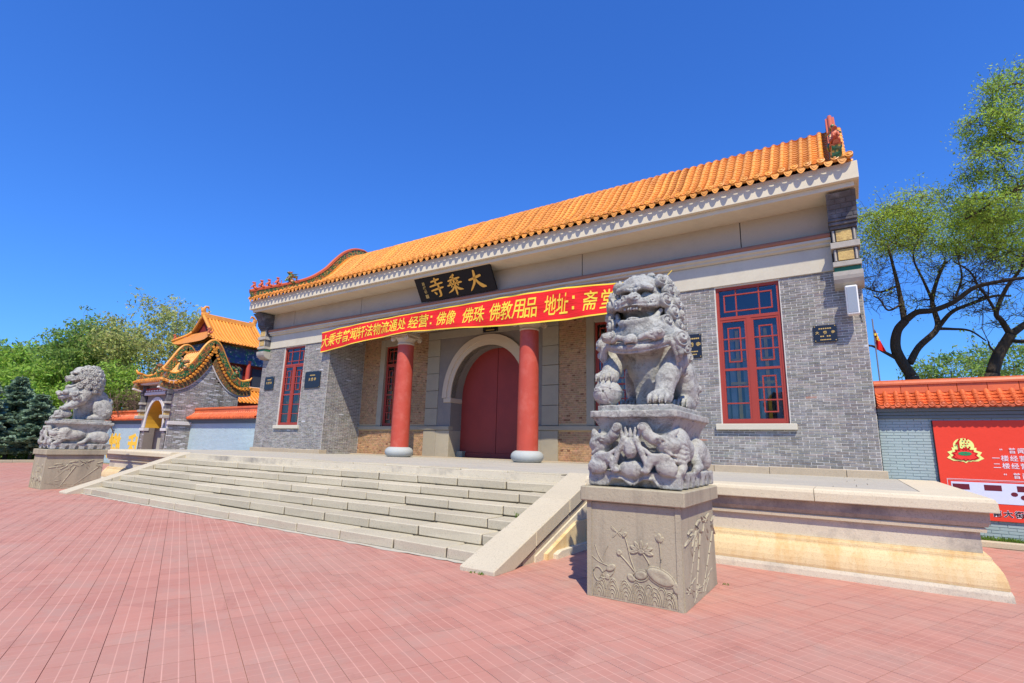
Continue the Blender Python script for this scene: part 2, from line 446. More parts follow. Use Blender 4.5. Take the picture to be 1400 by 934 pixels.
# ------------------------------------------------------------------ terrace with moulded edge
terrace = thing('stone_terrace', (XC, 11, 0), 'raised granite terrace with moulded cream stone edge carrying the grey brick hall', 'terrace')
T_Y, T_XR = 8.62, 1.19
T_XL = 2 * XC - T_XR
MB().box(T_XL + .08, T_XR - .08, T_Y + .08, 14.0, -.03, ZP - .03).put('core', MATS['neck_stone'], terrace)
def edge_band(name, prof, mat, seg=None):
    """prof: list of (out, z) closed polygon swept along front and end, on both sides of the stairs"""
    for side in (1, -1):
        xs = XR_OUT - .02 if side == 1 else XL_OUT + .02
        xe = T_XR if side == 1 else T_XL
        cuts = [xs, xe] if not seg else [xs + (xe - xs) * k / seg for k in range(seg + 1)]
        for k in range(len(cuts) - 1):
            last = k == len(cuts) - 2
            a, b = cuts[k], cuts[k + 1]; gp = .004 * side if seg else 0
            rows = [[(a + gp, T_Y - o, z) for o, z in prof], [(b - gp if not last else b + side * o, T_Y - o, z) for o, z in prof]]
            if last: rows.append([(b + side * o, 13.85, z) for o, z in prof])
            m = MB(); n = len(prof)
            vs = [p for r in rows for p in r]
            fs = [(i * n + j, (i + 1) * n + j, (i + 1) * n + (j + 1) % n, i * n + (j + 1) % n) for i in range(len(rows) - 1) for j in range(n)]
            fs += [tuple(range(n)), tuple((len(rows) - 1) * n + j for j in range(n))[::-1]]
            m._add(vs, fs)
            m.put(name, mat, terrace)
edge_band('coping', [(-.5, .975), (.168, .975), (.172, .985), (.166, 1.09), (.150, 1.125), (.12, 1.143), (-.5, 1.146)], MATS['coping_stone'], 3)
edge_band('upper_moulding', [(-.4, .80), (.06, .80), (.085, .85), (.09, .972), (-.4, .972)], MATS['moulding_stone'])
edge_band('fillet', [(-.4, .735), (.045, .735), (.05, .775), (.03, .797), (-.4, .797)], MATS['coping_stone'])
edge_band('neck', [(-.4, .49), (-.01, .49), (-.01, .732), (-.4, .732)], MATS['neck_stone'])
edge_band('lower_fillet', [(-.4, .43), (.055, .43), (.05, .46), (.03, .462), (.025, .488), (-.4, .488)], MATS['yellow_stone'])
edge_band('base_moulding', [(-.4, .115), (.155, .115), (.16, .15), (.152, .22), (.13, .30), (.095, .37), (.065, .41), (.06, .428), (-.4, .428)], MATS['yellow_stone'])
edge_band('footing', [(-.4, -.02), (.185, -.02), (.18, .07), (.165, .113), (-.4, .113)], MATS['neck_stone'])
# floor slabs
m = MB()
y = 8.72 + TREAD + .06
rows_y = [9.0, 9.75, 10.5, 11.25, 12.0, 12.75, 13.4, 13.98, 15.0, 15.9]
for r in range(len(rows_y) - 1):
    lo, hi = (T_XL + .498, T_XR - .498) if r < 7 else (2 * XC + 4.48, -4.48)
    x = lo - random.uniform(0, .8)
    while x < hi:
        a, b = max(x, lo), min(x + 1.2, hi)
        if b - a > .05:
            m.cbox(a + .004, b - .004, rows_y[r] + .004, rows_y[r + 1] - .004, ZP - .04, ZP + random.uniform(-.003, .002), .004)
        x += 1.2
m.put('floor_slabs', MATS['floor_stone'], terrace, kind='stuff')
m = MB().box(XL_OUT, XR_OUT, 9.0, 9.6, ZP - .4, ZP - .05).put('floor_bed', MATS['floor_stone'], terrace)
# ------------------------------------------------------------------ bricks
def bricks_geo(origin, U, Vv, N, W, H, bw, bh, gap, proud=.008, holes=(), bond=.5, base=(1, 1, 1), var=.3, tint=.05, pale=0.0, jit=.003, odd=None):
    """returns V, Q, C arrays of a brick skin; each brick a five-sided block standing proud of its bed"""
    origin, U, Vv, N = (np.array(a, float) for a in (origin, U, Vv, N))
    lo_u, hi_u, lo_v, hi_v = [], [], [], []
    nr = int(round(H / bh)); bh = H / nr
    for r in range(nr):
        v0, v1 = r * bh, (r + 1) * bh
        iv = [(0.0, W)]
        for (a, b, c, d) in holes:
            if v1 > c + .01 and v0 < d - .01:
                nv = []
                for p, q in iv:
                    if b <= p or a >= q: nv.append((p, q)); continue
                    if a > p: nv.append((p, a))
                    if b < q: nv.append((b, q))
                iv = nv
        off = (r % 2) * bond * bw + (RNG.uniform(-.01, .01) if bond else 0)
        for p, q in iv:
            k = math.floor((p - off) / bw)
            x = off + k * bw
            while x < q - 1e-6:
                a, b = max(x, p), min(x + bw, q)
                if b - a > .025: lo_u.append(a); hi_u.append(b); lo_v.append(v0); hi_v.append(v1)
                x += bw
    lu, hu, lv, hv = map(np.array, (lo_u, hi_u, lo_v, hi_v)); n = len(lu)
    g = gap / 2; J = lambda: RNG.uniform(-jit, jit, n)
    lu, hu, lv, hv = lu + g + J(), hu - g + J(), lv + g + J() * .6, hv - g + J() * .6
    d = proud + RNG.uniform(-.4, .35, n) * proud
    def P(u, v, w): return origin + u[:, None] * U + v[:, None] * Vv + w[:, None] * N
    z = np.zeros(n) - .006; e = .003
    V = np.stack([P(lu, lv, z), P(hu, lv, z), P(hu, hv, z), P(lu, hv, z),
                  P(lu + e, lv + e, d), P(hu - e, lv + e, d + J() * .5), P(hu - e, hv - e, d), P(lu + e, hv - e, d + J() * .5)], 1)
    Q = np.array([(4, 5, 6, 7), (0, 1, 5, 4), (1, 2, 6, 5), (2, 3, 7, 6), (3, 0, 4, 7)])
    Q = (Q[None] + (np.arange(n) * 8)[:, None, None]).reshape(-1, 4)
    val = 1 + RNG.uniform(-var, var, n)
    C = np.array(base)[None] * val[:, None] * (1 + RNG.uniform(-tint, tint, (n, 3)))
    if pale:
        f = RNG.random(n) < pale; C[f] = C[f] * .4 + np.array([.75, .76, .78]) * .6
    if odd:
        f = RNG.random(n) < odd[0]; C[f] = np.array(odd[1])
    return V.reshape(-1, 3), Q, np.repeat(C, 5, 0)
def brick_skin(name, parent, mat, *a, **k):
    V, Q, C = bricks_geo(*a, **k)
    # orientation: make faces point along N
    N = np.array(a[3]); p = V[Q[0]]; n = np.cross(p[1] - p[0], p[2] - p[0])
    if n @ N < 0: Q = Q[:, ::-1]
    return add(name, np_mesh(name, V, Q, C), parent, mat=mat, kind='stuff')

def m_brick(name, smear, amt, rough=.9, bump=.5):
    t = NT(name)
    col = t.mix(1.0, t.attr(), t.mix(t.noise(9, 6, .7), (.62,) * 3, (1.35,) * 3), 'MULTIPLY')
    col = t.mix(t.ramp(t.noise(2.6, 8, .78, t.mapping(scale=(1.6, 1.6, .7))), .50, .70, 0, amt), col, smear)
    col = t.mix(t.ramp(t.noise(19, 7, .82), .52, .68, 0, amt * 1.1), col, smear)
    col = t.mix(t.ramp(t.noise(.45, 6, .65), .52, .7, 0, .35), col, mul(smear, .12))
    t.bump(t.noise(70, 6, .75), bump, .008)
    return t.done(col, rough, .2)
m_brick('grey_brick', srgb(196, 196, 196), .42)
m_brick('tan_brick', srgb(190, 150, 110), .25)
simple('mortar', srgb(210, 206, 196), .95, .1, .25, 5)
simple('tan_mortar', srgb(196, 168, 128), .95, .1, .2, 5)
simple('lintel_stone', srgb(202, 195, 175), .85, .2, .10, 1.2, .25, 60, .006, dirt=srgb(168, 158, 142), dirtscale=.9, dirtamt=.35)
simple('fascia_paint', srgb(216, 206, 180), .75, .25, .07, .8, .15, 50, .005, dirt=srgb(178, 168, 150), dirtscale=1.1, dirtamt=.35)
simple('frieze_render', srgb(184, 171, 150), .85, .2, .08, .7, .2, 50, .006, dirt=srgb(150, 138, 124), dirtscale=.5, dirtamt=.45)
simple('brown_moulding', srgb(156, 108, 88), .75, .25, .14, 3, .25, 60, .006, dirt=srgb(120, 100, 90), dirtscale=2, dirtamt=.5)
simple('dark_joint', (.012, .012, .012), .9, .1, .1)
simple('grey_stone', srgb(166, 156, 134), .85, .2, .10, 1.4, .3, 55, .006, rnd=.05, dirt=srgb(132, 126, 118), dirtscale=1.2, dirtamt=.4)
simple('blue_grey_render', srgb(136, 128, 118), .85, .2, .12, 1.2, .25, 50, .006, dirt=srgb(104, 100, 104), dirtscale=1.0, dirtamt=.5)
simple('beige_stone', srgb(200, 182, 156), .8, .2, .10, 2.0, .25, 60, .006, dirt=srgb(172, 152, 128), dirtscale=2, dirtamt=.3)
simple('door_red', srgb(148, 54, 45), .5, .35, .10, 1.2, .12, 30, .004, dirt=srgb(104, 40, 38), dirtscale=.8, dirtamt=.4)
simple('column_red', srgb(186, 76, 58), .5, .35, .12, 2.2, .15, 22, .004, dirt=srgb(206, 120, 104), dirtscale=2.6, dirtamt=.4)
simple('window_red', srgb(158, 62, 50), .5, .35, .10, 3, .1, 40, .003)
simple('base_white', srgb(172, 176, 172), .7, .3, .08, 2, .2, 50, .005, dirt=srgb(150, 156, 160), dirtscale=3, dirtamt=.4)
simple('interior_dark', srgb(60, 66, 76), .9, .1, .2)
simple('curtain_yellow', srgb(214, 160, 44), .8, .1, .15)
simple('curtain_pale', srgb(150, 158, 168), .85, .1, .25, 4)
def m_glass():
    t = NT('window_glass'); t.n.remove(t.b)
    tr = t.n.new('ShaderNodeBsdfTransparent'); tr.inputs[0].default_value = (.78, .84, .88, 1)
    gl = t.n.new('ShaderNodeBsdfGlossy'); gl.inputs['Roughness'].default_value = .03; gl.inputs[0].default_value = (.85, .9, .95, 1)
    fr = t.n.new('ShaderNodeFresnel'); fr.inputs[0].default_value = 1.6
    bp = t.n.new('ShaderNodeBump'); bp.inputs['Strength'].default_value = .25; bp.inputs['Distance'].default_value = .02
    t.l(t.noise(1.5, 2), bp.inputs['Height']); t.l(bp.outputs[0], gl.inputs['Normal'])
    mx = t.n.new('ShaderNodeMixShader'); t.l(t.math('MULTIPLY_ADD', fr.outputs[0], .9, .05), mx.inputs[0])
    t.l(tr.outputs[0], mx.inputs[1]); t.l(gl.outputs[0], mx.inputs[2]); t.l(mx.outputs[0], t.out.inputs['Surface'])
    MATS['window_glass'] = t.m
m_glass()

# ------------------------------------------------------------------ the hall
YF, YB, YD = 13.9, 15.8, 16.5          # facade, back wall of the porch, door leaves
WR = .46; WL = 2 * XC - WR             # outer wall ends
RR = -4.5; RL = 2 * XC - RR            # porch opening
ZL = 5.90                              # underside of lintel
hall = thing('temple_gate_hall', (XC, 19, ZP), 'long grey brick temple gate hall with orange tiled roof and red arched door', 'temple hall')
GB = (.255, .232, .200)

def window(parent, x0, x1, z0, z1, y, lower_plain, kind=0):
    """red lattice window; y = outer face of the frame"""
    w, h = x1 - x0, z1 - z0
    fr = MB(); t = .07; d = .09
    fr.box(x0, x0 + t, y, y + d, z0, z1).box(x1 - t, x1, y, y + d, z0, z1)
    fr.box(x0 + t, x1 - t, y + .002, y + d, z0, z0 + t * .9).box(x0 + t, x1 - t, y + .002, y + d, z1 - t, z1)
    zt = z0 + h * .755
    fr.box(x0 + t, x1 - t, y + .004, y + d, zt, zt + .075)
    xm = (x0 + x1) / 2
    fr.box(xm - .055, xm + .055, y + .003, y + d, z0 + t * .9, zt)
    win = fr.put('window', MATS['window_red'], parent)
    def lattice(a, b, c, e, mode):
        m = MB(); s = .016; yy = y + .02; q = y + .065
        W, Hh = b - a, e - c
        ia, ib, ic, ie = a + W * .24, b - W * .22, c + Hh * .14, e - Hh * .14
        def hb(p, r, zz): m.box(p, r, yy, q, zz - s, zz + s)
        def vb(xx, p, r): m.box(xx - s, xx + s, yy + .003, q - .003, p, r)
        if mode == 'box':
            hb(ia - s, ib + s, ic); hb(ia - s, ib + s, ie); vb(ia, ic, ie); vb(ib, ic, ie)
            for k in (.33, .68): hb(a, b, ic + (ie - ic) * k)
        elif mode == 'wide':
            ia, ib, ic, ie = a + W * .09, b - W * .09, c + Hh * .2, e - Hh * .2
            hb(ia - s, ib + s, ic); hb(ia - s, ib + s, ie); vb(ia, ic, ie); vb(ib, ic, ie)
            for k in (.3, .7): vb(a + W * k, c, e)
        elif mode == 'rows':
            for k in (.32, .66): hb(a, b, c + Hh * k)
        elif mode == 'cross':
            hb(a, b, c + Hh * .5)
        if m.v: m.put('lattice', MATS['window_red'], win)
        MB().quad((a, y + .045, c), (b, y + .045, c), (b, y + .045, e), (a, y + .045, e)).put('pane', MATS['window_glass'], win, fixn=False)
    st = .05   # leaf stiles
    def leaf(a, b):
        m = MB(); yy, q = y + .012, y + .075; c, e = z0 + t * .9, zt
        mid = c + (e - c) * .50
        m.box(a, a + st, yy, q, c, e).box(b - st, b, yy, q, c, e)
        m.box(a + st, b - st, yy + .002, q, c, c + st * 1.2).box(a + st, b - st, yy + .002, q, e - st * 1.2, e).box(a + st, b - st, yy + .002, q, mid - .03, mid + .03)
        m.put('casement', MATS['window_red'], win)
        return (a + st, b - st, c + st * 1.2, mid - .03), (a + st, b - st, mid + .03, e - st * 1.2)
    lo, up = leaf(x0 + t, xm - .055); lattice(*up, 'box'); lattice(*lo, 'rows' if lower_plain[0] else 'box')
    lo, up = leaf(xm + .055, x1 - t); lattice(*up, 'box'); lattice(*lo, 'rows' if lower_plain[1] else 'box')
    lattice(x0 + t, x1 - t, zt + .075, z1 - t, 'wide')
    # room seen through the glass
    MB().box(x0 + .02, x1 - .02, y + .42, y + .44, z0, z1).put('curtain', MATS['interior_dark'], win)  # flat dark backing sheet, its colour stands in for the room's shade
    c = MB()
    for k in range(9):
        xx = x0 + w * (k + .5) / 9 + random.uniform(-.03, .03)
        if k in (2, 6): continue
        c.box(xx - w * .045, xx + w * .045, y + .26 + random.uniform(-.03, .03), y + .34, z0 + .1, z0 + h * .7)
    c.put('curtain', MATS['curtain_pale'], win)
    c = MB()
    for k in (2, 6):
        xx = x0 + w * (k + .5) / 9; c.box(xx - .04, xx + .04, y + .16, y + .18, z0 + .1, z0 + h * .68)
        for zz in (.28, .45, .6): c.box(xx - .2, xx + .2, y + .15, y + .175, z0 + h * zz, z0 + h * zz + .07)
    c.put('curtain', MATS['curtain_yellow'], win)
    return win

def wall_wing(xa, xb, wx0, wx1, outer):
    wz0, wz1 = 2.31, 5.87
    yb = 14.35
    # masonry bed behind the bricks (butted pieces round the window)
    m = MB().box(xa, wx0, YF, yb, ZP - .05, ZL).box(wx1, xb, YF, yb, ZP - .05, ZL).box(wx0, wx1, YF, yb, ZP - .05, wz0).box(wx0, wx1, YF, yb, wz1, ZL)
    wl = m.put('wall', MATS['mortar'], hall)
    brick_skin('bricks', wl, MATS['grey_brick'], (xa, YF, ZP + .17), (1, 0, 0), (0, 0, 1), (0, -1, 0), xb - xa, ZL - ZP - .17, .25, .063, .011,
               holes=[(wx0 - xa, wx1 - xa, wz0 - ZP - .17, wz1 - ZP - .17)], base=GB, var=.27, pale=.003, odd=(.0015, (.36, .2, .14)))
    # reveals
    MB().box(wx0 - .001, wx0 + .02, YF + .002, yb, wz0, wz1).box(wx1 - .02, wx1 + .001, YF + .002, yb, wz0, wz1).put('reveal', MATS['mortar'], wl)
    MB().cbox(wx0 - .13, wx1 + .13, YF - .10, YF + .14, wz0 - .15, wz0, .012).put('sill', MATS['lintel_stone'], hall)
    window(hall, wx0 + .02, wx1 - .02, wz0 + .002, wz1 - .003, YF + .05, (True, outer > 0 and False or outer < 0))
    # plinth stones
    x = xa - .02; e = xb + .02
    if outer > 0: e = xb + .09
    else: x = xa - .09
    while x < e - .02:
        w = min(random.uniform(1.2, 1.9), e - x)
        if e - x - w < .3: w = e - x
        MB().cbox(x + .004, x + w - .004, YF - .10, YF + .3, ZP - .03, ZP + .165 + random.uniform(-.006, .004), .012, .003).put('plinth_stone', MATS['plinth_stone'], hall)
        x += w
    return wl
wr = wall_wing(RR, WR, -2.76, -1.21, 1)
wl_ = wall_wing(WL, RL, 2 * XC + 1.21, 2 * XC + 2.76, -1)
# side faces: porch returns and the outer gable walls
for xx, nx, y0, y1, par in ((RL, 1, YF, YB, wl_), (RR, -1, YF, YB, wr)):
    brick_skin('bricks', par, MATS['grey_brick'], (xx, y0, ZP), (0, 1, 0), (0, 0, 1), (nx, 0, 0), y1 - y0, ZL - ZP + .4, .25, .063, .011, base=GB, var=.27, pale=.003)
    MB().box(min(xx, xx - nx * .3), max(xx, xx - nx * .3), 14.36, YB + .3, ZP - .05, 6.55).put('return_wall', MATS['mortar'], hall)

# roof curve in the (y, z) plane: tiles from eave over the rolled ridge
HALF = [(12.86, 8.20), (13.4, 8.46), (14.2, 8.84), (15.2, 9.32), (16.1, 9.86), (16.9, 10.56), (17.5, 11.28), (18.05, 11.85), (18.6, 12.18), (19.1, 12.28)]
YR = 19.1
FRONT = spline(HALF, 8)
BACK = np.array([(2 * YR - y, z) for y, z in FRONT[::-1]])
FULL = np.vstack([FRONT, BACK[1:]])
for xx, nx in ((WR, 1), (WL, -1)):
    poly = [(YF, ZP - .05)] + [(y, z - .12) for y, z in FULL[::3] if 13.95 < y < 2 * YR - 13.95]
    poly = [(14.36, ZP - .05), (14.36, 8.7)] + [(y, z - .14) for y, z in FULL[::3] if 14.4 < y < 2 * YR - 14.0] + [(2 * YR - YF, ZP - .05)]
    MB().prism(poly, lambda u, v, d: (d, u, v), min(xx, xx - nx * .35), max(xx, xx - nx * .35)).put('gable_wall', MATS['mortar'], hall)
    MB().box(min(xx, xx - nx * .3), max(xx, xx - nx * .3), YF + .01, 14.355, ZL + .01, 8.6).put('gable_wall', MATS['mortar'], hall)
    V, Q, C = bricks_geo((xx, YF, ZP + .15), (0, 1, 0), (0, 0, 1), (nx, 0, 0), 10.4, 10.9, .25, .063, .011, base=GB, var=.27, pale=.003)
    cen = V.reshape(-1, 8, 3).mean(1); keep = cen[:, 2] < np.interp(cen[:, 1], FULL[:, 0], FULL[:, 1]) - np.where(cen[:, 1] < 14.4, .75, .22); nk = int(keep.sum())
    Qb = np.array([(4, 5, 6, 7), (0, 1, 5, 4), (1, 2, 6, 5), (2, 3, 7, 6), (3, 0, 4, 7)])
    if nx < 0: Qb = Qb[:, ::-1]
    add('bricks', np_mesh('bricks', V.reshape(-1, 8, 3)[keep].reshape(-1, 3), (Qb[None] + (np.arange(nk) * 8)[:, None, None]).reshape(-1, 4), C.reshape(-1, 5, 3)[keep].reshape(-1, 3)), wr if nx > 0 else wl_, mat=MATS['grey_brick'], kind='stuff')
MB().box(WL + .4, WR - .4, 2 * YR - YF - .3, 2 * YR - YF, ZP - .05, 8.4).put('rear_wall', MATS['mortar'], hall)

# ---- back wall of the porch
pw = MB()
DX0, DX1 = XC - 1.74, XC + 1.74
def arch_pts(a, zc, zs, n=24):
    """half-elliptical arch outline from left spring to right spring, slightly pointed"""
    out = []
    for k in range(n + 1):
        t = math.pi * (1 - k / n); c, s = math.cos(t), math.sin(t)
        out.append((XC + a * math.copysign(abs(c) ** .94, c), zs + (zc - zs) * s ** .97 if s > 1e-6 else zs))
    return out
ZS = 3.46
inn = arch_pts(1.74, 5.46, ZS); outr = arch_pts(2.15, 5.87, ZS)
Xa, Xb = -13.92 + .0, 2 * XC + 13.92          # grey render field round the arch
Xa = XC - 2.42; Xb = XC + 2.42
def field(poly_in, x0, x1, z0, z1, y, d):
    """wall panel with an arched opening: fan of quads between outline and border"""
    m = MB(); n = len(poly_in)
    bord = []
    for (x, z) in poly_in:
        tx = x0 if x < XC - 1e-6 else x1
        # project from centre (XC, ZS) to the border
        dx, dz = x - XC, z - ZS
        s = min((x1 - XC) / abs(dx) if abs(dx) > 1e-6 else 1e9, (z1 - ZS) / dz if dz > 1e-6 else 1e9)
        bord.append((XC + dx * s, ZS + dz * s))
    # insert corners by snapping the nearest border point
    for cx in (x0, x1):
        k = min(range(n), key=lambda i: (bord[i][0] - cx) ** 2 + (bord[i][1] - z1) ** 2); bord[k] = (cx, z1)
    m.grid([[(x, y, z) for x, z in poly_in], [(x, y, z) for x, z in bord]])
    m.grid([[(x, y + d, z) for x, z in poly_in], [(x, y, z) for x, z in poly_in]])
    return m
field(inn, Xa, Xb, ZS, ZL, YB, YD - YB).put('arch_wall', MATS['blue_grey_render'], hall)
for a_, b_ in ((Xa, DX0), (DX1, Xb)): MB().box(a_, b_, YB, YD, 2.192, ZS - .185).box(*((Xa, DX0 - .36) if a_ == Xa else (DX1 + .36, Xb)), YB, YD, ZS - .1845, ZS).put('jamb', MATS['blue_grey_render'], hall)
for x0, x1 in ((Xa, DX0), (DX1, Xb)):
    # lower stone jamb flares outward at its foot
    s = 1 if x0 == Xa else -1
    xi = DX0 if s == 1 else DX1
    MB().cbox(x0, x1, YB - .04, YD, ZP, 2.19, .01).put('jamb_stone', MATS['grey_stone'], hall)
    MB().cbox(xi - .36 if s == 1 else xi - .012, xi + .012 if s == 1 else xi + .36, YB - .05, YD, ZS - .18, ZS, .012).put('impost', MATS['beige_stone'], hall)
    MB().cbox(min(xi, xi + s * .30), max(xi, xi + s * .30), YD - .24, YD + .05, ZP, ZP + .26, .012).put('door_stop', MATS['grey_stone'], hall)
# moulded arch ring, stone by stone
ring_in, ring_mid = inn, arch_pts(1.93, 5.65, ZS)
for a, b, y0, nm in ((inn, ring_mid, YB - .05, 'arch_stone'), (ring_mid, outr, YB - .09, 'arch_moulding')):
    for k in range(0, 24, 4 if nm == 'arch_stone' else 12):
        st = 4 if nm == 'arch_stone' else 12
        A = a[k:k + st + 1]; B = b[k:k + st + 1]
        mm = MB()
        F = [[(x, y0, z) for x, z in A], [(x, y0, z) for x, z in B]]
        mm.grid(F); mm.grid([[(x, y0, z) for x, z in B], [(x, YB + .02, z) for x, z in B]]); mm.grid([[(x, YB + .3, z) for x, z in A], [(x, y0, z) for x, z in A]])
        mm.put(nm, MATS['beige_stone'], hall)
# door leaves behind the arch
door = MB().box(DX0 - .2, DX1 + .2, YD + .10, YD + .16, ZP, 5.8).put('door_panel', MATS['door_red'], hall)
for s in (-1, 1):
    xs = [XC + s * .012, XC + s * 1.78]
    pts = [(x, z) for x, z in arch_pts(1.78, 5.50, ZS) if (x - XC) * s >= .012]
    if s == -1: poly = [(xs[1], ZP + .22)] + pts + [(xs[0], 5.49), (xs[0], ZP + .22)]
    else: poly = [(xs[0], ZP + .22), (xs[0], 5.49)] + pts + [(xs[1], ZP + .22)]
    o = MB().prism(poly, lambda u, v, d: (u, d, v), YD, YD + .06).put('door_leaf', MATS['door_red'], hall)
MB().cbox(DX0 - .05, DX1 + .05, YD - .05, YD + .09, ZP, ZP + .215, .01).put('door_sill', MATS['door_red'], hall)
# stone pilasters beside the arch, block on block
for x0, x1 in ((Xa - .66, Xa - .006), (Xb + .006, Xb + .66)):
    for k in range(5):
        za = 2.36 + (ZL - 2.36) * k / 5; zb = 2.36 + (ZL - 2.36) * (k + 1) / 5
        MB().cbox(x0, x1, YB - .025 + random.uniform(-.004, .004), YB + .25, za + .008, zb - .008, .008).put('pilaster_block', MATS['grey_stone'], hall)
    MB().cbox(x0, x1, YB - .045, YB + .25, ZP, 2.19, .008).put('pilaster_block', MATS['grey_stone'], hall)
MB().box(Xa - .66, Xb + .66, YB + .03, YB + .4, ZL, 6.6).put('head_beam', MATS['grey_stone'], hall)
MB().cbox(Xa - .66, Xb + .66, YB - .03, YB + .03, ZL + .006, 6.22, .008).put('head_band', MATS['grey_stone'], hall)
# tan brick panels with windows
for s, x0, x1 in ((-1, RL, Xa - .665), (1, Xb + .665, RR)):
    wx0, wx1 = (-17.17, -15.95) if s < 0 else (2 * XC + 15.95, 2 * XC + 17.17)
    z0, z1 = 2.36, 5.86
    m = MB().box(x0, wx0 - .02, YB + .012, YB + .4, ZP, 6.6).box(wx1 + .02, x1, YB + .012, YB + .4, ZP, 6.6).box(wx0 - .02, wx1 + .02, YB + .012, YB + .4, ZP, z0 - .01).box(wx0 - .02, wx1 + .02, YB + .012, YB + .4, z1 + .01, 6.6)
    pwl = m.put('panel_wall', MATS['tan_mortar'], hall)
    brick_skin('bricks', pwl, MATS['tan_brick'], (x0, YB + .012, ZP), (1, 0, 0), (0, 0, 1), (0, -1, 0), x1 - x0, 5.42, .128, .072, .011, proud=.010, bond=.0 if False else .5,
               holes=[(wx0 - .30 - x0, wx1 + .30 - x0, 1.05, 5.0), (-.1, x1 - x0 + .1, 1.04, 1.24)], base=(.40, .235, .125), var=.22, tint=.08, odd=(.035, (.20, .09, .05)))
    for a, b in ((wx0 - .29, wx0), (wx1, wx1 + .29)):
        MB().cbox(a, b, YB - .02, YB + .3, z0, z1 + .3, .01).put('window_jamb', MATS['grey_stone'], hall)
    MB().cbox(wx0 + .001, wx1 - .001, YB - .02, YB + .3, z1, z1 + .3, .01).put('window_head', MATS['grey_stone'], hall)
    window(hall, wx0 + .002, wx1 - .002, z0 + .002, z1 - .002, YB + .10, (False, False))
    lx0, lx1 = (x0 + .02, DX0 + .003) if s < 0 else (DX1 - .003, x1 - .02)
    MB().cbox(lx0, lx1, YB - .085, YB + .2, 2.20, 2.352, .012).put('ledge', MATS['grey_stone'], hall)
MB().box(RL, RR, 14.36, YB + .4, 6.6, 6.7).put('porch_ceiling', MATS['frieze_render'], hall)
# porch threshold stones
x = RL + .05
while x < RR - .1:
    w = min(random.uniform(1.5, 2.2), RR - .05 - x)
    MB().cbox(x + .004, x + w - .004, YB - .42, YB - .05, ZP - .02, ZP + .035, .01, .003).put('threshold_stone', MATS['plinth_stone'], hall)
    x += w

# ---- columns
for cx in (XC - 2.92, XC + 2.76):
    cy = 14.32
    col = MB().lathe([(.345, 1.46), (.345, 1.8), (.34, 3.0), (.325, 4.4), (.31, 5.42)], 32, (cx, cy, 0)).put('column', MATS['column_red'], hall, smooth=True, angle=40)
    prof = [(.36, ZP - .01), (.44, ZP + .02), (.50, ZP + .08), (.53, ZP + .17), (.515, ZP + .25), (.46, ZP + .32), (.38, ZP + .36), (.2, ZP + .365)]
    MB().lathe(prof, 32, (cx, cy, 0)).put('column_base', MATS['base_white'], col, smooth=True, angle=50)
    cp = MB().lathe([(.30, 5.40), (.33, 5.42), (.335, 5.46), (.31, 5.49), (.32, 5.55), (.37, 5.62), (.40, 5.66), (.3, 5.67)], 32, (cx, cy, 0))
    cp.cbox(cx - .43, cx + .43, cy - .43, cy + .43, 5.735, 5.80, .012)
    for a in (-1, 1):        # scroll volutes, front and back
        for yy in (cy - .40, cy + .30):
            cp.lathe([(.02, yy), (.105, yy + .005), (.115, yy + .05), (.10, yy + .10), (.02, yy + .105)], 16, (cx + a * .36, 0, 5.655), 'y')
            cp.lathe([(.015, yy - .02), (.045, yy - .015), (.05, yy + .01), (.01, yy + .012)], 12, (cx + a * .36, 0, 5.655), 'y')
    cp.cbox(cx - .36, cx + .36, cy - .38, cy + .38, 5.67, 5.732, .02)
    cp.put('capital', MATS['beige_stone'], col, smooth=True, angle=35)
    MB().box(cx - .38, cx + .38, 13.98, 14.66, 5.80, ZL - .002).put('impost_block', MATS['lintel_stone'], col)

# ---- entablature
cuts = [WL + .5, 2 * XC + 6.6, XC, -6.6, WR - .5]
for k in range(4):
    MB().cbox(cuts[k] + .003, cuts[k + 1] - .003, YF - .045, 14.35, ZL, 6.52, .01).put('lintel', MATS['lintel_stone'], hall)
MB().box(WL + .5, WR - .5, 14.36, 14.42, ZL, 6.6).put('lintel_back', MATS['lintel_stone'], hall)
m = MB().prism([(YF - .06, 6.523), (YF - .13, 6.55), (YF - .13, 6.60), (YF - .20, 6.63), (YF - .20, 6.688), (YF + .2, 6.688), (YF + .2, 6.523)], lambda u, v, d: (d, u, v), WL + .5, WR - .5)
m.put('cornice', MATS['lintel_stone'], hall)
pr = [(YF + .1, 6.69)] + [(YF - .18 - .065 * math.sin(t), 6.752 - .062 * math.cos(t)) for t in np.linspace(0, math.pi, 9)] + [(YF + .1, 6.815)]
MB().prism(pr, lambda u, v, d: (d, u, v), WL + .502, WR - .502).put('brown_moulding', MATS['brown_moulding'], hall, smooth=True, angle=40)
fx = [WL + .48, -21.36, -16.78, XC, -6.62, -2.03, WR - .48]
MB().box(WL + .48, WR - .48, YF + .03, 14.35, 6.69, 7.75).put('frieze_bed', MATS['dark_joint'], hall)
for k in range(6):
    MB().cbox(fx[k] + .011, fx[k + 1] - .011, YF, YF + .06, 6.80, 7.60, .005).put('frieze_panel', MATS['frieze_render'], hall)
EX = .62
FXR, FXL = EX, 2 * XC - EX
MB().prism([(13.10, 7.60), (13.10, 7.715), (14.3, 7.715), (14.3, 7.60)], lambda u, v, d: (d, u, v), FXL + .1, FXR - .1).put('soffit_band', MATS['fascia_paint'], hall)
cf = [FXL, 2 * XC + 5.2, -5.2 + .0, FXR]
for k in range(3):
    o = MB().cbox(cf[k] + (.0 if k == 0 else .002), cf[k + 1] - .002, 12.98, 14.2, 7.72, 8.14, .008).put('fascia', MATS['fascia_paint'], hall)
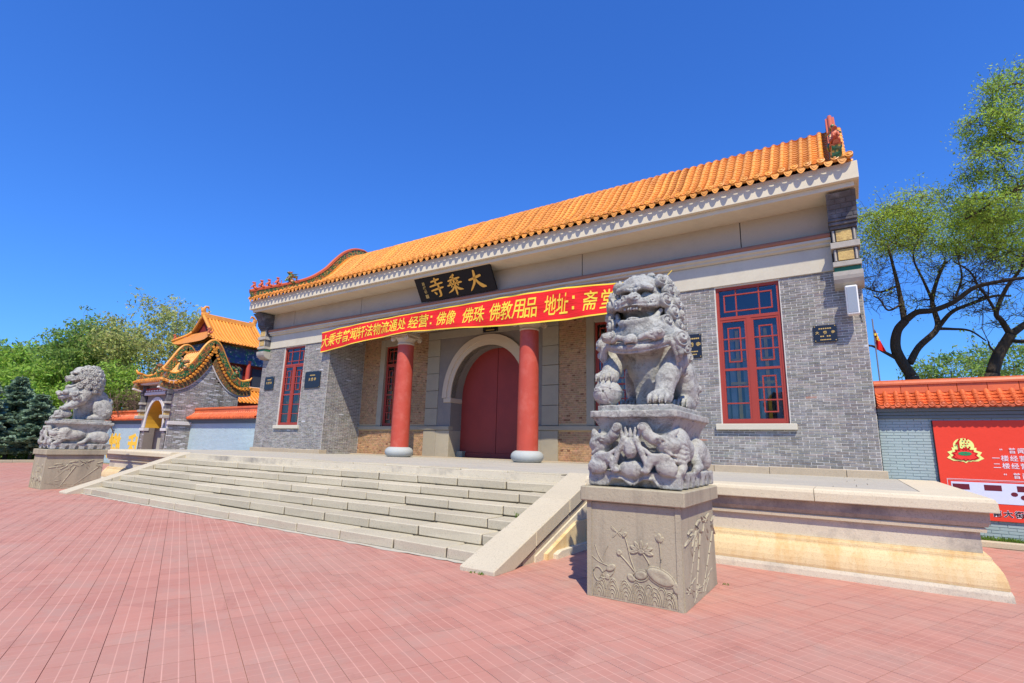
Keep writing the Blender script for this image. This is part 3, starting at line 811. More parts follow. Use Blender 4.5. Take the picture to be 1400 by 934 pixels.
# ------------------------------------------------------------------ sculpting: signed distance grid + surface nets
class SDF:
    def __init__(s, lo, hi, h):
        s.lo = np.array(lo, float); s.h = h
        s.n = [int(math.ceil((b - a) / h)) + 1 for a, b in zip(lo, hi)]
        s.ax = [lo[i] + h * np.arange(s.n[i]) for i in range(3)]
        s.F = np.full(s.n, .3, np.float32)
    def op(s, lo, hi, fn, k=.02, mode='u'):
        sl = []
        for i in range(3):
            a = max(0, int((lo[i] - k - 3 * s.h - s.lo[i]) / s.h)); b = min(s.n[i], int((hi[i] + k + 3 * s.h - s.lo[i]) / s.h) + 2)
            if b <= a: return s
            sl.append(slice(a, b))
        X, Y, Z = np.meshgrid(*[s.ax[i][sl[i]] for i in range(3)], indexing='ij', sparse=True)
        d = fn(X, Y, Z).astype(np.float32); F = s.F[tuple(sl)]
        if mode == 's': a, b = -F, d
        else: a, b = F, d
        if mode == 's':
            if k > 0:
                hh = np.clip(k - np.abs(F + d), 0, None) / k; r = np.maximum(F, -d) + hh * hh * k * .25
            else: r = np.maximum(F, -d)
        else:
            if k > 0:
                hh = np.clip(k - np.abs(F - d), 0, None) / k; r = np.minimum(F, d) - hh * hh * k * .25
            else: r = np.minimum(F, d)
        s.F[tuple(sl)] = r; return s
    def ell(s, c, r, k=.03, mode='u', rx=0, ry=0, rz=0, fx=None):
        c = np.array(c, float); r = np.array(r, float)
        R = np.array((Matrix.Rotation(rz, 3, 'Z') @ Matrix.Rotation(ry, 3, 'Y') @ Matrix.Rotation(rx, 3, 'X')).transposed())
        m = r.max() if (rx or ry or rz) else None
        ext = np.full(3, m) if m else r
        def fn(X, Y, Z):
            x, y, z = X - c[0], Y - c[1], Z - c[2]
            if m: x, y, z = R[0, 0] * x + R[0, 1] * y + R[0, 2] * z, R[1, 0] * x + R[1, 1] * y + R[1, 2] * z, R[2, 0] * x + R[2, 1] * y + R[2, 2] * z
            k0 = np.sqrt((x / r[0]) ** 2 + (y / r[1]) ** 2 + (z / r[2]) ** 2) + 1e-6
            k1 = np.sqrt((x / r[0] ** 2) ** 2 + (y / r[1] ** 2) ** 2 + (z / r[2] ** 2) ** 2) + 1e-6
            d = k0 * (k0 - 1) / k1
            if fx is not None: d = d + fx(x / r[0], y / r[1], z / r[2])
            return d
        return s.op(c - ext, c + ext, fn, k, mode)
    def cap(s, a, b, ra, rb, k=.03, mode='u'):
        a, b = np.array(a, float), np.array(b, float); ab = b - a; L = ab @ ab + 1e-9; m = max(ra, rb)
        def fn(X, Y, Z):
            t = np.clip(((X - a[0]) * ab[0] + (Y - a[1]) * ab[1] + (Z - a[2]) * ab[2]) / L, 0, 1)
            return np.sqrt((X - a[0] - t * ab[0]) ** 2 + (Y - a[1] - t * ab[1]) ** 2 + (Z - a[2] - t * ab[2]) ** 2) - (ra + t * (rb - ra))
        return s.op(np.minimum(a, b) - m, np.maximum(a, b) + m, fn, k, mode)
    def path(s, pts, r0, r1=None, k=.015, mode='u'):
        n = len(pts) - 1; r1 = r0 if r1 is None else r1
        for i in range(n): s.cap(pts[i], pts[i + 1], r0 + (r1 - r0) * i / n, r0 + (r1 - r0) * (i + 1) / n, k, mode)
        return s
    def box(s, c, hf, rad=.01, k=.01, mode='u', rx=0, ry=0, rz=0):
        c = np.array(c, float); hf = np.array(hf, float) - rad
        R = np.array((Matrix.Rotation(rz, 3, 'Z') @ Matrix.Rotation(ry, 3, 'Y') @ Matrix.Rotation(rx, 3, 'X')).transposed())
        ext = np.full(3, np.linalg.norm(hf)) + rad if (rx or ry or rz) else hf + rad
        def fn(X, Y, Z):
            x, y, z = X - c[0], Y - c[1], Z - c[2]
            if rx or ry or rz: x, y, z = R[0, 0] * x + R[0, 1] * y + R[0, 2] * z, R[1, 0] * x + R[1, 1] * y + R[1, 2] * z, R[2, 0] * x + R[2, 1] * y + R[2, 2] * z
            qx, qy, qz = np.abs(x) - hf[0], np.abs(y) - hf[1], np.abs(z) - hf[2]
            return np.sqrt(np.maximum(qx, 0) ** 2 + np.maximum(qy, 0) ** 2 + np.maximum(qz, 0) ** 2) + np.minimum(np.maximum(qx, np.maximum(qy, qz)), 0) - rad
        return s.op(c - ext, c + ext, fn, k, mode)
    def curl(s, c, r, n, k=.012, turns=2.2, amp=.012, hand=1):
        """round knob with a carved spiral facing direction n"""
        n = np.array(n, float); n /= np.linalg.norm(n)
        u = np.cross(n, (0, 0, 1.0)); u = u / (np.linalg.norm(u) + 1e-9); v = np.cross(n, u); c = np.array(c, float)
        def fn(X, Y, Z):
            x, y, z = X - c[0], Y - c[1], Z - c[2]
            a = u[0] * x + u[1] * y + u[2] * z; b = v[0] * x + v[1] * y + v[2] * z; w = n[0] * x + n[1] * y + n[2] * z
            rho = np.sqrt(a * a + b * b); th = np.arctan2(b, a) * hand
            pat = np.cos(rho / r * turns * 2 * np.pi - th)
            d = np.sqrt(a * a + b * b + (w * 1.35) ** 2) - r
            return d * .9 + amp * pat * np.clip(w / r * 2 + .6, 0, 1)
        return s.op(c - r * 1.1, c + r * 1.1, fn, k)
    def rough(s, amp):
        """weathering: layered value noise added to the distance field"""
        r = np.random.default_rng(3)
        for cell, a in ((.085, amp), (.04, amp * .8), (.02, amp * .5)):
            m = [int(n * s.h / cell) + 3 for n in s.n]; G = r.uniform(-1, 1, m).astype(np.float32)
            for ax in range(3):
                t = np.arange(s.n[ax]) * s.h / cell; i = t.astype(int); f = (t - i).astype(np.float32); f = f * f * (3 - 2 * f)
                sh = [1, 1, 1]; sh[ax] = -1; f = f.reshape(sh)
                G = np.take(G, i, ax) * (1 - f) + np.take(G, i + 1, ax) * f
            s.F += a * G
    def mesh(s, name, smooth_it=1):
        F = s.F; h = s.h; n = np.array(F.shape)
        F = F.copy(); F[0] = F[-1] = .3; F[:, 0] = F[:, -1] = .3; F[:, :, 0] = F[:, :, -1] = .3
        ins = F < 0
        corners = [(i, j, k) for i in (0, 1) for j in (0, 1) for k in (0, 1)]
        def cut(A, o): return A[o[0]:n[0] - 1 + o[0], o[1]:n[1] - 1 + o[1], o[2]:n[2] - 1 + o[2]]
        cnt = sum(cut(ins, o).astype(np.int8) for o in corners)
        act = (cnt > 0) & (cnt < 8)
        I = np.argwhere(act); idx = np.full(act.shape, -1, np.int32); idx[act] = np.arange(len(I))
        acc = np.zeros((len(I), 3)); num = np.zeros(len(I))
        for a in range(len(corners)):
            for b in range(a + 1, len(corners)):
                A, B = np.array(corners[a]), np.array(corners[b])
                if np.abs(A - B).sum() != 1: continue
                fa = F[I[:, 0] + A[0], I[:, 1] + A[1], I[:, 2] + A[2]]; fb = F[I[:, 0] + B[0], I[:, 1] + B[1], I[:, 2] + B[2]]
                m = (fa < 0) != (fb < 0)
                t = np.where(m, fa / (fa - fb + 1e-12), 0)
                acc += np.where(m[:, None], A + t[:, None] * (B - A), 0); num += m
        V = s.lo + h * (I + acc / num[:, None])
        Q = []
        for ax in range(3):
            b, c = [(1, 2), (2, 0), (0, 1)][ax]
            sh = [slice(0, n[i]) for i in range(3)]
            lo = [slice(1, n[i] - 1) for i in range(3)]; hi = [slice(1, n[i] - 1) for i in range(3)]
            lo[ax] = slice(0, n[ax] - 1); hi[ax] = slice(1, n[ax])
            a0, a1 = ins[tuple(lo)], ins[tuple(hi)]
            E = np.argwhere(a0 != a1)
            P = E.copy(); P[:, b] += 1; P[:, c] += 1
            sgn = a0[tuple(E.T)]
            def at(db, dc):
                q = P.copy(); q[:, b] -= db; q[:, c] -= dc; return idx[tuple(q.T)]
            quad = np.stack([at(1, 1), at(0, 1), at(0, 0), at(1, 0)], 1)
            quad[~sgn] = quad[~sgn][:, ::-1]
            Q.append(quad)
        Q = np.vstack(Q); Q = Q[(Q >= 0).all(1)]
        for _ in range(smooth_it):
            S = np.zeros_like(V); N = np.zeros(len(V))
            for i, j in ((0, 1), (1, 2), (2, 3), (3, 0)):
                np.add.at(S, Q[:, i], V[Q[:, j]]); np.add.at(N, Q[:, i], 1); np.add.at(S, Q[:, j], V[Q[:, i]]); np.add.at(N, Q[:, j], 1)
            V = V * .75 + .25 * S / np.maximum(N, 1)[:, None]
        return np_mesh(name, V, Q, smooth=True), V, Q
# ------------------------------------------------------------------ glazed tile roof
def glaze(name, c, c2, rough=.30, rnd=.18):
    t = NT(name)
    col = t.mix(t.noise(6, 5, .7), mul(c, .88), mul(c, 1.1))
    col = t.mix(t.ramp(t.noise(2.2, 5, .6), .5, .75, 0, .55), col, c2)
    col = t.mix(t.ramp(t.noise(24, 6, .8), .54, .72, 0, .6), col, mul(c2, .5))
    col = t.mix(t.ramp(t.noise(1.1, 7, .75), .56, .74, 0, .4), col, mul(c2, .55))
    if rnd: col = t.mix(1.0, col, t.ramp(t.rand(), 0, 1, 1 - rnd, 1 + rnd), 'MULTIPLY')
    t.bump(t.noise(40, 4), .15, .005)
    return t.done(col, t.ramp(t.noise(12, 4), .3, .7, rough, rough + .25), .5)
glaze('tile_orange', srgb(226, 152, 62), srgb(212, 130, 48))
glaze('tile_trough', srgb(214, 138, 58), srgb(190, 110, 44))
glaze('tile_coral', srgb(212, 104, 56), srgb(194, 82, 42))
glaze('ridge_red', srgb(190, 94, 58), srgb(168, 84, 54), .4, 0)
glaze('glaze_green', srgb(40, 104, 70), srgb(60, 84, 40), .3, 0)
def m_floral():
    t = NT('floral_tile')
    v = t.voro(11, out='Color'); d = t.voro(11)
    col = t.mix(t.ramp(d, .25, .45), srgb(190, 150, 60), srgb(44, 100, 62))
    col = t.mix(t.ramp(t.noise(5, 3), .5, .62, 0, .8), col, srgb(170, 84, 50))
    col = t.mix(t.ramp(t.noise(16, 3), .6, .7, 0, .9), col, srgb(40, 60, 40))
    t.bump(d, .8, .03); t.done(col, .35, .5)
m_floral()

def profile_frames(P):
    d = np.gradient(P, axis=0); d /= np.linalg.norm(d, axis=1)[:, None]
    return d, np.stack([-d[:, 1], d[:, 0]], 1)
def resample(P, step):
    s = np.r_[0, np.cumsum(np.linalg.norm(np.diff(P, axis=0), axis=1))]
    n = max(2, int(round(s[-1] / step))); t = np.linspace(0, s[-1], n + 1)
    return np.stack([np.interp(t, s, P[:, 0]), np.interp(t, s, P[:, 1])], 1)
def rib_mesh(P, r=.066, step=.30, seg=7, lift=.0, name='tile_rib'):
    R = resample(P, step / 2); _, N = profile_frames(R); rings = []
    def ring(p, n, rr):
        return [(rr * math.cos(a), p[0] + n[0] * (rr * 1.05 * math.sin(a) + lift), p[1] + n[1] * (rr * 1.05 * math.sin(a) + lift)) for a in np.linspace(-.15, math.pi + .15, seg)]
    n = len(R)
    for i in range(0, n - 2, 2):
        rings += [ring(R[i], N[i], r * 1.10), ring(R[i + 1], N[i + 1], r * 1.03), ring(R[i + 2], N[i + 2], r * .95)]
    return MB().grid(rings).mesh(name, smooth=True, angle=40)
def trough_mesh(P, w, step=.17, nx=6, name='tile_trough'):
    R = resample(P, step); _, N = profile_frames(R); rows = []
    xs = np.linspace(-w / 2, w / 2, nx)
    def row(p, n, lift):
        return [(x, p[0] + n[0] * (lift + .05 * (2 * x / w) ** 2 - .012), p[1] + n[1] * (lift + .05 * (2 * x / w) ** 2 - .012)) for x in xs]
    for i in range(len(R) - 1):
        rows += [row(R[i], N[i], .024), row(R[i + 1], N[i + 1], .0)]
    return MB().grid(rows).mesh(name, smooth=True, angle=30)
def end_tile_mesh(r=.083):
    m = MB().lathe([(r * .95, .06), (r, .0), (r * .98, -.018), (r * .80, -.02), (r * .76, -.008), (r * .45, -.010), (r * .38, -.026), (r * .1, -.030)], 16, (0, 0, 0), 'y')
    return m.mesh('end_tile', smooth=True, angle=35)
def drip_mesh(w=.20, h=.115):
    n = 9; top = [(x, 0.035 * (2 * x / w) ** 2 - .004) for x in np.linspace(-w / 2, w / 2, n)]
    bot = [(x, -h * (1 - abs(2 * x / w) ** 2.2) + .02) for x in np.linspace(-w / 2, w / 2, n)]
    m = MB()
    for y in (0, .018): m.grid([[(x, y + (.02 if z < -.03 else 0) * 0, z) for x, z in top], [(x, y, z) for x, z in bot]])
    m.grid([[(x, 0, z) for x, z in bot], [(x, .018, z) for x, z in bot]])
    m.grid([[(x * .6, -.008, z * .55 - .012) for x, z in top], [(x * .6, -.008, z * .55 - .012) for x, z in bot]])
    return m.mesh('drip_tile', smooth=False)

roof = MB()
FULL_R = FULL[FULL[:, 0] > 13.02]
roof.grid([[(FXL + .12, y, z - .05) for y, z in FULL_R], [(FXR - .12, y, z - .05) for y, z in FULL_R]])
roof.grid([[(FXL + .12, y, z - .14) for y, z in FULL_R], [(FXR - .12, y, z - .14) for y, z in FULL_R]])
roof = roof.put('roof', MATS['tile_trough'], hall)
PITCH_T = .272
x0r, x1r = FXL + .14, FXR - .14
nrib = int(round((x1r - x0r) / PITCH_T)); PITCH_T = (x1r - x0r) / nrib
RIB = rib_mesh(FRONT); TRO = trough_mesh(FRONT, PITCH_T - .06); ETM = end_tile_mesh(); DRP = drip_mesh(PITCH_T * .78, .165)
for me, mt in ((RIB, 'tile_orange'), (TRO, 'tile_trough'), (ETM, 'tile_orange'), (DRP, 'tile_orange')): me.materials.append(MATS[mt])
for k in range(nrib + 1):
    x = x0r + k * PITCH_T
    j = lambda s=.004: random.uniform(-s, s)
    add('tile_rib', RIB, roof, (x + j(.010), j(.014), j(.010)))
    o = add('end_tile', ETM, roof, (x + j(), 12.85 + j(.01), 8.262 + j(.006))); o.rotation_euler = (-.35 + j(.06), j(.2), 0)
    if k < nrib:
        add('tile_trough', TRO, roof, (x + PITCH_T / 2, j(), j()))
        o = add('drip_tile', DRP, roof, (x + PITCH_T / 2 + j(), 12.84 + j(.008), 8.188 + j(.006))); o.rotation_euler = (-.18 + j(.05), j(.04), 0)

# ---- gable ridges
GR = FULL.copy()
dG, nG = profile_frames(GR)
lift = np.interp(GR[:, 0], [12.8, 14.5, 17, 19.1, 21.2, 23.7, 25.4], [0, .0, .02, .10, .02, 0, 0])
def beast_mesh(name, h=.012, kind=0):
    s = SDF((-.14, -.26, -.03), (.14, .26, .46), h)
    s.ell((0, .05, .10), (.07, .13, .09)); s.ell((0, -.05, .20), (.06, .075, .12)); s.ell((0, -.11, .32), (.055, .075, .06))
    s.ell((0, -.17, .30), (.035, .05, .035))
    for a in (-1, 1):
        s.cap((a * .05, -.1, .16), (a * .05, -.13, 0), .028, .026); s.ell((a * .07, .07, .06), (.04, .08, .07))
        s.cap((a * .03, -.08, .36), (a * .05, -.05, .42), .022, .008)
    s.path([(0, .14, .1), (0, .2, .2), (0, .18, .32), (0, .1, .38)], .035, .012)
    if kind:
        for k in range(5): s.path([(0, -.02 + k * .04, .22 + .02 * k), (0, .06 + k * .035, .34 + .015 * k)], .03, .01)
        for a in (-1, 1): s.path([(a * .05, -.05, .3), (a * .1, .05, .36), (a * .12, .12, .42)], .025, .008)
    return s.mesh(name)[0]
BEAST = beast_mesh('ridge_beast'); BEAST.materials.append(MATS['ridge_red'])
DRAG = beast_mesh('ridge_dragon', .013, 1); DRAG.materials.append(MATS['floral_tile'])
for gx in (FXR - .36, FXL + .36):
    hw = .12
    def sweep(o0, o1, w, mat, name, par):
        rows = []
        for (y, z), n, l in zip(GR, nG, lift):
            a, b = o0 + (l if o0 > .1 else 0), o1 + l
            rows.append([(gx - w, y + n[0] * a, z + n[1] * a), (gx + w, y + n[0] * a, z + n[1] * a), (gx + w, y + n[0] * b, z + n[1] * b), (gx - w, y + n[0] * b, z + n[1] * b), (gx - w, y + n[0] * a, z + n[1] * a)])
        m = MB().grid(rows); m._add(rows[0][:4], [(0, 1, 2, 3)]); m._add(rows[-1][:4], [(3, 2, 1, 0)])
        return m.put(name, MATS[mat], par)
    gr = sweep(-.05, .045, .13, 'tile_orange', 'gable_ridge', roof.parent)
    sweep(.046, .325, .095, 'floral_tile', 'ridge_panel', gr)
    sweep(.326, .36, .12, 'ridge_red', 'ridge_fillet', gr)
    pts = [(gx, y + n[0] * (.385 + l), z + n[1] * (.385 + l)) for (y, z), n, l in zip(GR, nG, lift)]
    MB().tube(pts, .065, 10).put('ridge_cap', MATS['ridge_red'], gr, smooth=True, angle=60)
    for k, yb in enumerate((13.02, 13.42, 13.82, 14.22)):
        i = int(np.argmin(np.abs(GR[:58, 0] - yb)))
        p = (gx, GR[i, 0] + nG[i, 0] * .45, GR[i, 1] + nG[i, 1] * .45)
        o = add('ridge_beast', BEAST, gr, p); o.scale = (1, .9, .82 + .08 * (k % 2)); o.rotation_euler = (-.35, 0, random.uniform(-.2, .2))
    i = int(np.argmin(np.abs(GR[:58, 0] - 14.85)))
    o = add('ridge_dragon', DRAG, gr, (gx, GR[i, 0] + nG[i, 0] * .42, GR[i, 1] + nG[i, 1] * .42)); o.scale = (1.6, 1.5, 1.45); o.rotation_euler = (-.3, 0, 0)
    # verge tiles along the gable edge, round ends facing outward
    s = 1 if gx > XC else -1
    R = resample(FRONT, .27); _, NN = profile_frames(R)
    xo = FXR - .08 if s == 1 else FXL + .08
    vt = MB()
    for (y, z), n in list(zip(R, NN))[1:]:
        vt.tube([(gx + s * .08, y - n[0] * .06, z - n[1] * .06), (xo, y - n[0] * .12, z - n[1] * .12)], .065, 8)
    vt.put('verge_tile', MATS['tile_orange'], gr, smooth=True, angle=50, kind='stuff')

# ---- stepped corbels carrying the eaves at both ends
simple('relief_yellow', srgb(206, 176, 110), .7, .3, .3, 14, .6, 25, .02, dirt=srgb(150, 120, 80), dirtscale=12, dirtamt=.9)
simple('corbel_brick', srgb(92, 90, 92), .9, .2, .25, 6, .5, 40, .01, dirt=srgb(150, 150, 152), dirtscale=4, dirtamt=.6)
simple('corbel_stone', srgb(176, 170, 158), .85, .2, .15, 3, .4, 40, .01, dirt=srgb(120, 116, 110), dirtscale=3, dirtamt=.6)
for s in (1, -1):
    X = lambda v: v if s == 1 else 2 * XC - v
    def bx(m, a, b, y0, y1, z0, z1, ch=.008):
        A, B = sorted((X(a), X(b))); m.cbox(A, B, y0, y1, z0, z1, ch); return m
    A, B = sorted((X(-.06), X(.52)))
    foot = [(YF + .02, 5.40), (YF - .16, 5.43), (YF - .28, 5.50), (YF - .34, 5.58), (YF - .36, 5.66), (YF - .36, 5.76), (YF + .02, 5.76)]
    cb = MB().prism(foot, lambda u, v, d: (d, u, v), A, B).put('corbel', MATS['corbel_stone'], hall)
    bx(MB(), -.03, .49, YF - .30, YF + .02, 5.764, 5.88).put('corbel_band', MATS['glaze_green'], cb)
    bx(MB(), -.05, .51, YF - .36, YF + .02, 5.884, 6.0).put('corbel_slab', MATS['corbel_stone'], cb)
    bx(MB(), -.02, .48, YF - .30, YF + .02, 6.004, 6.32).put('corbel_block', MATS['corbel_brick'], cb)
    bx(MB(), -.06, .52, YF - .38, YF + .02, 6.324, 6.47).put('corbel_slab', MATS['corbel_stone'], cb)
    bx(MB(), -.02, .48, YF - .30, YF + .02, 6.474, 6.80).put('corbel_block', MATS['corbel_brick'], cb)
    for z0, z1 in ((6.03, 6.30), (6.50, 6.78)):
        bx(MB(), .07, .38, YF - .33, YF - .295, z0, z1, .01).put('relief_panel', MATS['relief_yellow'], cb)
        for q in (.02, .43): 
            A2 = X(q); MB().tube([(A2, YF - .31, z0), (A2, YF - .31, z1)], .025, 8).put('corbel_shaft', MATS['corbel_stone'], cb, smooth=True, angle=50)
    for k, (y, z0, z1) in enumerate(((.36, 6.804, 6.88), (.42, 6.884, 6.96), (.46, 6.964, 7.03))):
        bx(MB(), -.04 - .01 * k, .50 + .01 * k, YF - y, YF + .02, z0, z1, .012).put('corbel_course', MATS['corbel_brick'], cb)
    prof = [(YF + .02, 7.034)] + [(YF - .45 - .30 * (t ** 2.2), 7.034 + .505 * t) for t in np.linspace(0, 1, 8)] + [(YF + .02, 7.54)]
    A, B = sorted((X(-.05), X(.53)))
    MB().prism(prof, lambda u, v, d: (d, u, v), A, B).put('corbel_head', MATS['corbel_brick'], cb)
    m = MB()
    for r in range(5):
        for c in range(3):
            t0, t1 = r / 5 + .012, (r + 1) / 5 - .012
            a = -.045 + .58 * (c + (.0 if r % 2 else .5) - .25) / 2.6; b = a + .205
            a, b = max(a, -.045), min(b, .525)
            if b - a < .04: continue
            P = []
            for xx in (X(a), X(b)): P.append([(xx, YF - .462 - .30 * (t ** 2.2), 7.034 + .505 * t) for t in (t0, t1)])
            m.grid(P)
    m.put('corbel_bricks', MATS['corbel_brick'], cb, kind='stuff')
# ------------------------------------------------------------------ guardian lions
def m_lion():
    t = NT('lion_stone')
    c = srgb(182, 182, 174)
    col = t.mix(t.noise(3, 7, .7), mul(c, .72), mul(c, 1.12))
    col = t.mix(t.ramp(t.noise(1.3, 5, .6), .45, .7, 0, .55), col, srgb(176, 168, 148))
    col = t.mix(t.ramp(t.noise(7, 9, .82), .52, .66, 0, .75), col, srgb(98, 94, 90))
    col = t.mix(t.ramp(t.noise(45, 6, .85), .56, .68, 0, .65), col, srgb(92, 90, 88))
    col = t.mix(t.ramp(t.noise(3.4, 10, .85, None, .6), .50, .58, 0, .55), col, srgb(92, 89, 86))
    col = t.mix(t.ramp(t.noise(5.2, 9, .8), .60, .72, 0, .6), col, srgb(206, 206, 202))
    t.bump(t.math('ADD', t.noise(34, 7, .8), t.math('MULTIPLY', t.noise(12, 5, .7), 1.2)), .8, .02)
    t.done(col, .75, .25)
m_lion()
def lion_geo(h, cub=False):
    s = SDF((-.66, -.04, -.03), (.66, 1.66, 1.90), h)
    # --- trunk: sloping back, deep chest, stone web between the legs
    s.ell((0, .98, .62), (.33, .48, .44), .05, rx=-.35)
    s.ell((0, .62, .90), (.41, .40, .30), .05)
    s.ell((0, .72, .60), (.30, .24, .34), .06)
    s.cap((0, .72, .5), (0, .74, .05), .20, .13, .08)
    s.ell((0, 1.22, .38), (.31, .32, .38), .06)
    s.box((0, .95, .16), (.16, .36, .17), .04, .08)
    # spine ridge
    for k in range(7):
        t = k / 6; s.ell((0, 1.18 + .26 * t, .98 - .55 * t), (.045, .05, .06), .02)
    # tail curled on the back
    s.path([(0, 1.5, .1), (.03, 1.54, .3), (0, 1.46, .52), (-.02, 1.42, .7)], .07, .05, .03)
    s.curl((0, 1.46, .62), .13, (0, 1, .3), turns=1.6); s.curl((.1, 1.44, .46), .10, (.4, 1, .2)); s.curl((-.1, 1.44, .46), .10, (-.4, 1, .2))
    # --- hind legs
    for a in (-1, 1):
        s.ell((a * .31, 1.22, .34), (.155, .27, .34), .03, rx=.15)
        s.ell((a * .33, 1.04, .46), (.12, .15, .17), .05)
        s.cap((a * .34, 1.08, .30), (a * .34, 1.22, .10), .12, .10, .04)
        s.cap((a * .34, 1.26, .09), (a * .34, .98, .08), .09, .10, .03)
        for q in range(4):
            xx = a * .34 + (q - 1.5) * .054
            s.ell((xx, .885, .065), (.031, .075, .065), .008); s.cap((xx, .83, .05), (xx, .80, .015), .014, .006, .004)
        s.curl((a * .42, 1.34, .30), .09, (a, .1, .1), .02, 1.6, .010, a); s.curl((a * .42, 1.22, .16), .07, (a, -.1, .1), .02, 1.5, .009, -a)
    # --- fore legs: +x stands, -x rests on the ball
    def paw(x, y, z, tilt=0.0, n=4, sc=1.0):
        for q in range(n):
            xx = x + (q - (n - 1) / 2) * .068 * sc; yo = abs(q - (n - 1) / 2) * .014
            s.ell((xx, y + yo, z), (.042 * sc, .085 * sc, .066 * sc), .010, rx=tilt)
            s.ell((xx, y + yo - .055 * sc, z - .012 + tilt * .03), (.034 * sc, .045 * sc, .046 * sc), .008, rx=tilt)
            s.cap((xx, y + yo - .095 * sc, z - .01), (xx, y + yo - .118 * sc, z - .062 * sc), .016 * sc, .005, .004)
    s.cap((.37, .64, .80), (.36, .60, .58), .18, .16, .05)
    s.cap((.36, .60, .58), (.30, .42, .32), .15, .125, .04)
    s.cap((.30, .42, .32), (.28, .32, .10), .118, .108, .04)
    s.ell((.28, .24, .10), (.145, .12, .085), .03); paw(.28, .17, .072)
    s.curl((.49, .64, .60), .085, (1, -.4, .1), .02, 1.6); s.curl((.44, .64, .44), .075, (1, .3, 0), .02, 1.6)
    s.cap((-.37, .64, .80), (-.40, .56, .62), .18, .16, .05)
    s.cap((-.40, .56, .62), (-.38, .34, .42), .148, .12, .04)
    s.ell((-.37, .25, .385), (.14, .11, .075), .03, rx=.35); paw(-.365, .17, .345, .5)
    if not cub:
        def carve(x, y, z): return .006 * np.cos(9 * np.arctan2(z, x)) * (np.abs(y) < .9) - .004
        s.ell((-.365, .20, .155), (.175, .172, .172), .004, fx=lambda x, y, z: .007 * np.sign(np.sin(5 * x + 3 * z)) * (np.sin(7 * z) > .6))
        for q in range(3): s.ell((-.46 + q * .095, .045, .19 - .03 * (q % 2)), (.014, .03, .014), .004, 's')
        s.path([(-.37, .032, .16), (-.375, .04, .08), (-.37, .10, .02)], .012, .008, .006); s.path([(-.33, .034, .16), (-.30, .05, .09), (-.31, .10, .02)], .010, .007, .006)
    else:      # cub lying under the paw
        s.ell((-.36, .22, .15), (.12, .20, .13), .03); s.ell((-.36, .04, .17), (.09, .09, .09), .02); s.ell((-.36, -.0, .13), (.05, .04, .04), .01)
        for a in (-1, 1): s.ell((-.36 + a * .09, .06, .05), (.04, .10, .045), .01); s.ell((-.36 + a * .07, .07, .25), (.025, .02, .03), .006)
    # --- harness: band, bell and bosses
    band = []
    for k in range(33):
        th = math.pi * (-.12 + 1.24 * k / 32)
        band.append((-.50 * math.cos(th), .58 - .45 * math.sin(th), .79 + .06 * math.cos(2 * th) - .05 * math.sin(th)))
    s.path(band, .036, None, .008); s.path([(x, y + .012, z + .055) for x, y, z in band], .020, None, .006)
    s.path([(x, y + .012, z - .05) for x, y, z in band], .018, None, .006)
    s.ell((-.02, .105, .77), (.085, .075, .082), .006); s.box((-.02, .06, .725), (.06, .05, .008), .004, .002, 's')
    for a in (-1, 1):       # lion-mask bosses and ribbon loops
        c = (a * .30 - .02, .165, .84)
        s.ell(c, (.095, .075, .075), .012); s.curl((c[0] - .04, c[1] - .05, c[2] + .01), .04, (-.2 * a, -1, .1), .006, 1.2, .008); s.curl((c[0] + .045, c[1] - .045, c[2] + .01), .04, (.2 * a, -1, .1), .006, 1.2, .008)
        s.path([(a * .10, .11, .80), (a * .18, .10, .82), (a * .26, .14, .78)], .035, .03, .01)
        s.curl((a * .50, .36, .80), .095, (a, -.8, .2), .012, 1.7, .014, a); s.curl((a * .53, .44, .68), .075, (a, -.5, .0), .012, 1.5, .012, -a)
        s.path([(a * .46, .33, .74), (a * .50, .36, .62), (a * .47, .40, .54)], .045, .02, .01)
        s.path([(a * .42, .30, .74), (a * .45, .35, .60), (a * .44, .42, .50)], .03, .012, .01)
    # --- head
    hx, hy, hz = -.05, .66, 1.36
    H = lambda x, y, z: (hx + x, hy + y, hz + z)
    s.cap((0, .80, .95), H(0, .12, -.06), .33, .30, .06)
    s.ell(H(0, .02, .06), (.31, .32, .31), .04)
    s.ell(H(0, -.13, .19), (.245, .19, .165), .04)                 # forehead
    for a in (-1, 1):
        s.ell(H(a * .115, -.275, .15), (.145, .085, .055), .022, ry=a * .28, rz=-a * .25)       # brow
        for q in range(6):
            t = q / 5; s.ell(H(a * (.03 + .21 * t), -.350 + .11 * t * t, .105 + .045 * math.sin(t * 2.6) - .05 * t), (.028, .026, .026), .004)
        s.ell(H(a * .125, -.265, .05), (.115, .13, .060), .010, 's', ry=a * .12)                  # socket
        s.ell(H(a * .125, -.215, .05), (.064, .060, .046), .004)                                     # eyeball
        s.ell(H(a * .20, -.20, -.035), (.125, .125, .095), .03)                                   # cheek
        s.path([H(a * .13, -.31, -.02), H(a * .21, -.28, -.02), H(a * .27, -.19, .0), H(a * .27, -.12, .06)], .022, .014, .01)
        s.curl(H(a * .215, -.285, -.055), .068, (a * .55, -1, .2), .01, 1.8, .011, a)
        s.ell(H(a * .092, -.40, -.085), (.105, .085, .062), .025)                                 # upper lip
        s.curl(H(a * .075, -.455, -.04), .055, (a * .4, -1, .35), .012, 1.2, .012, a)             # nostril wing
        s.ell(H(a * .070, -.505, -.05), (.018, .022, .014), .004, 's')
        s.path([H(a * .03, -.47, -.14), H(a * .14, -.44, -.135), H(a * .24, -.32, -.11), H(a * .285, -.20, -.085)], .026, .02, .01)
        s.path([H(a * .05, -.40, -.345), H(a * .16, -.35, -.325), H(a * .245, -.24, -.25), H(a * .285, -.16, -.15)], .038, .030, .015)   # lower lip
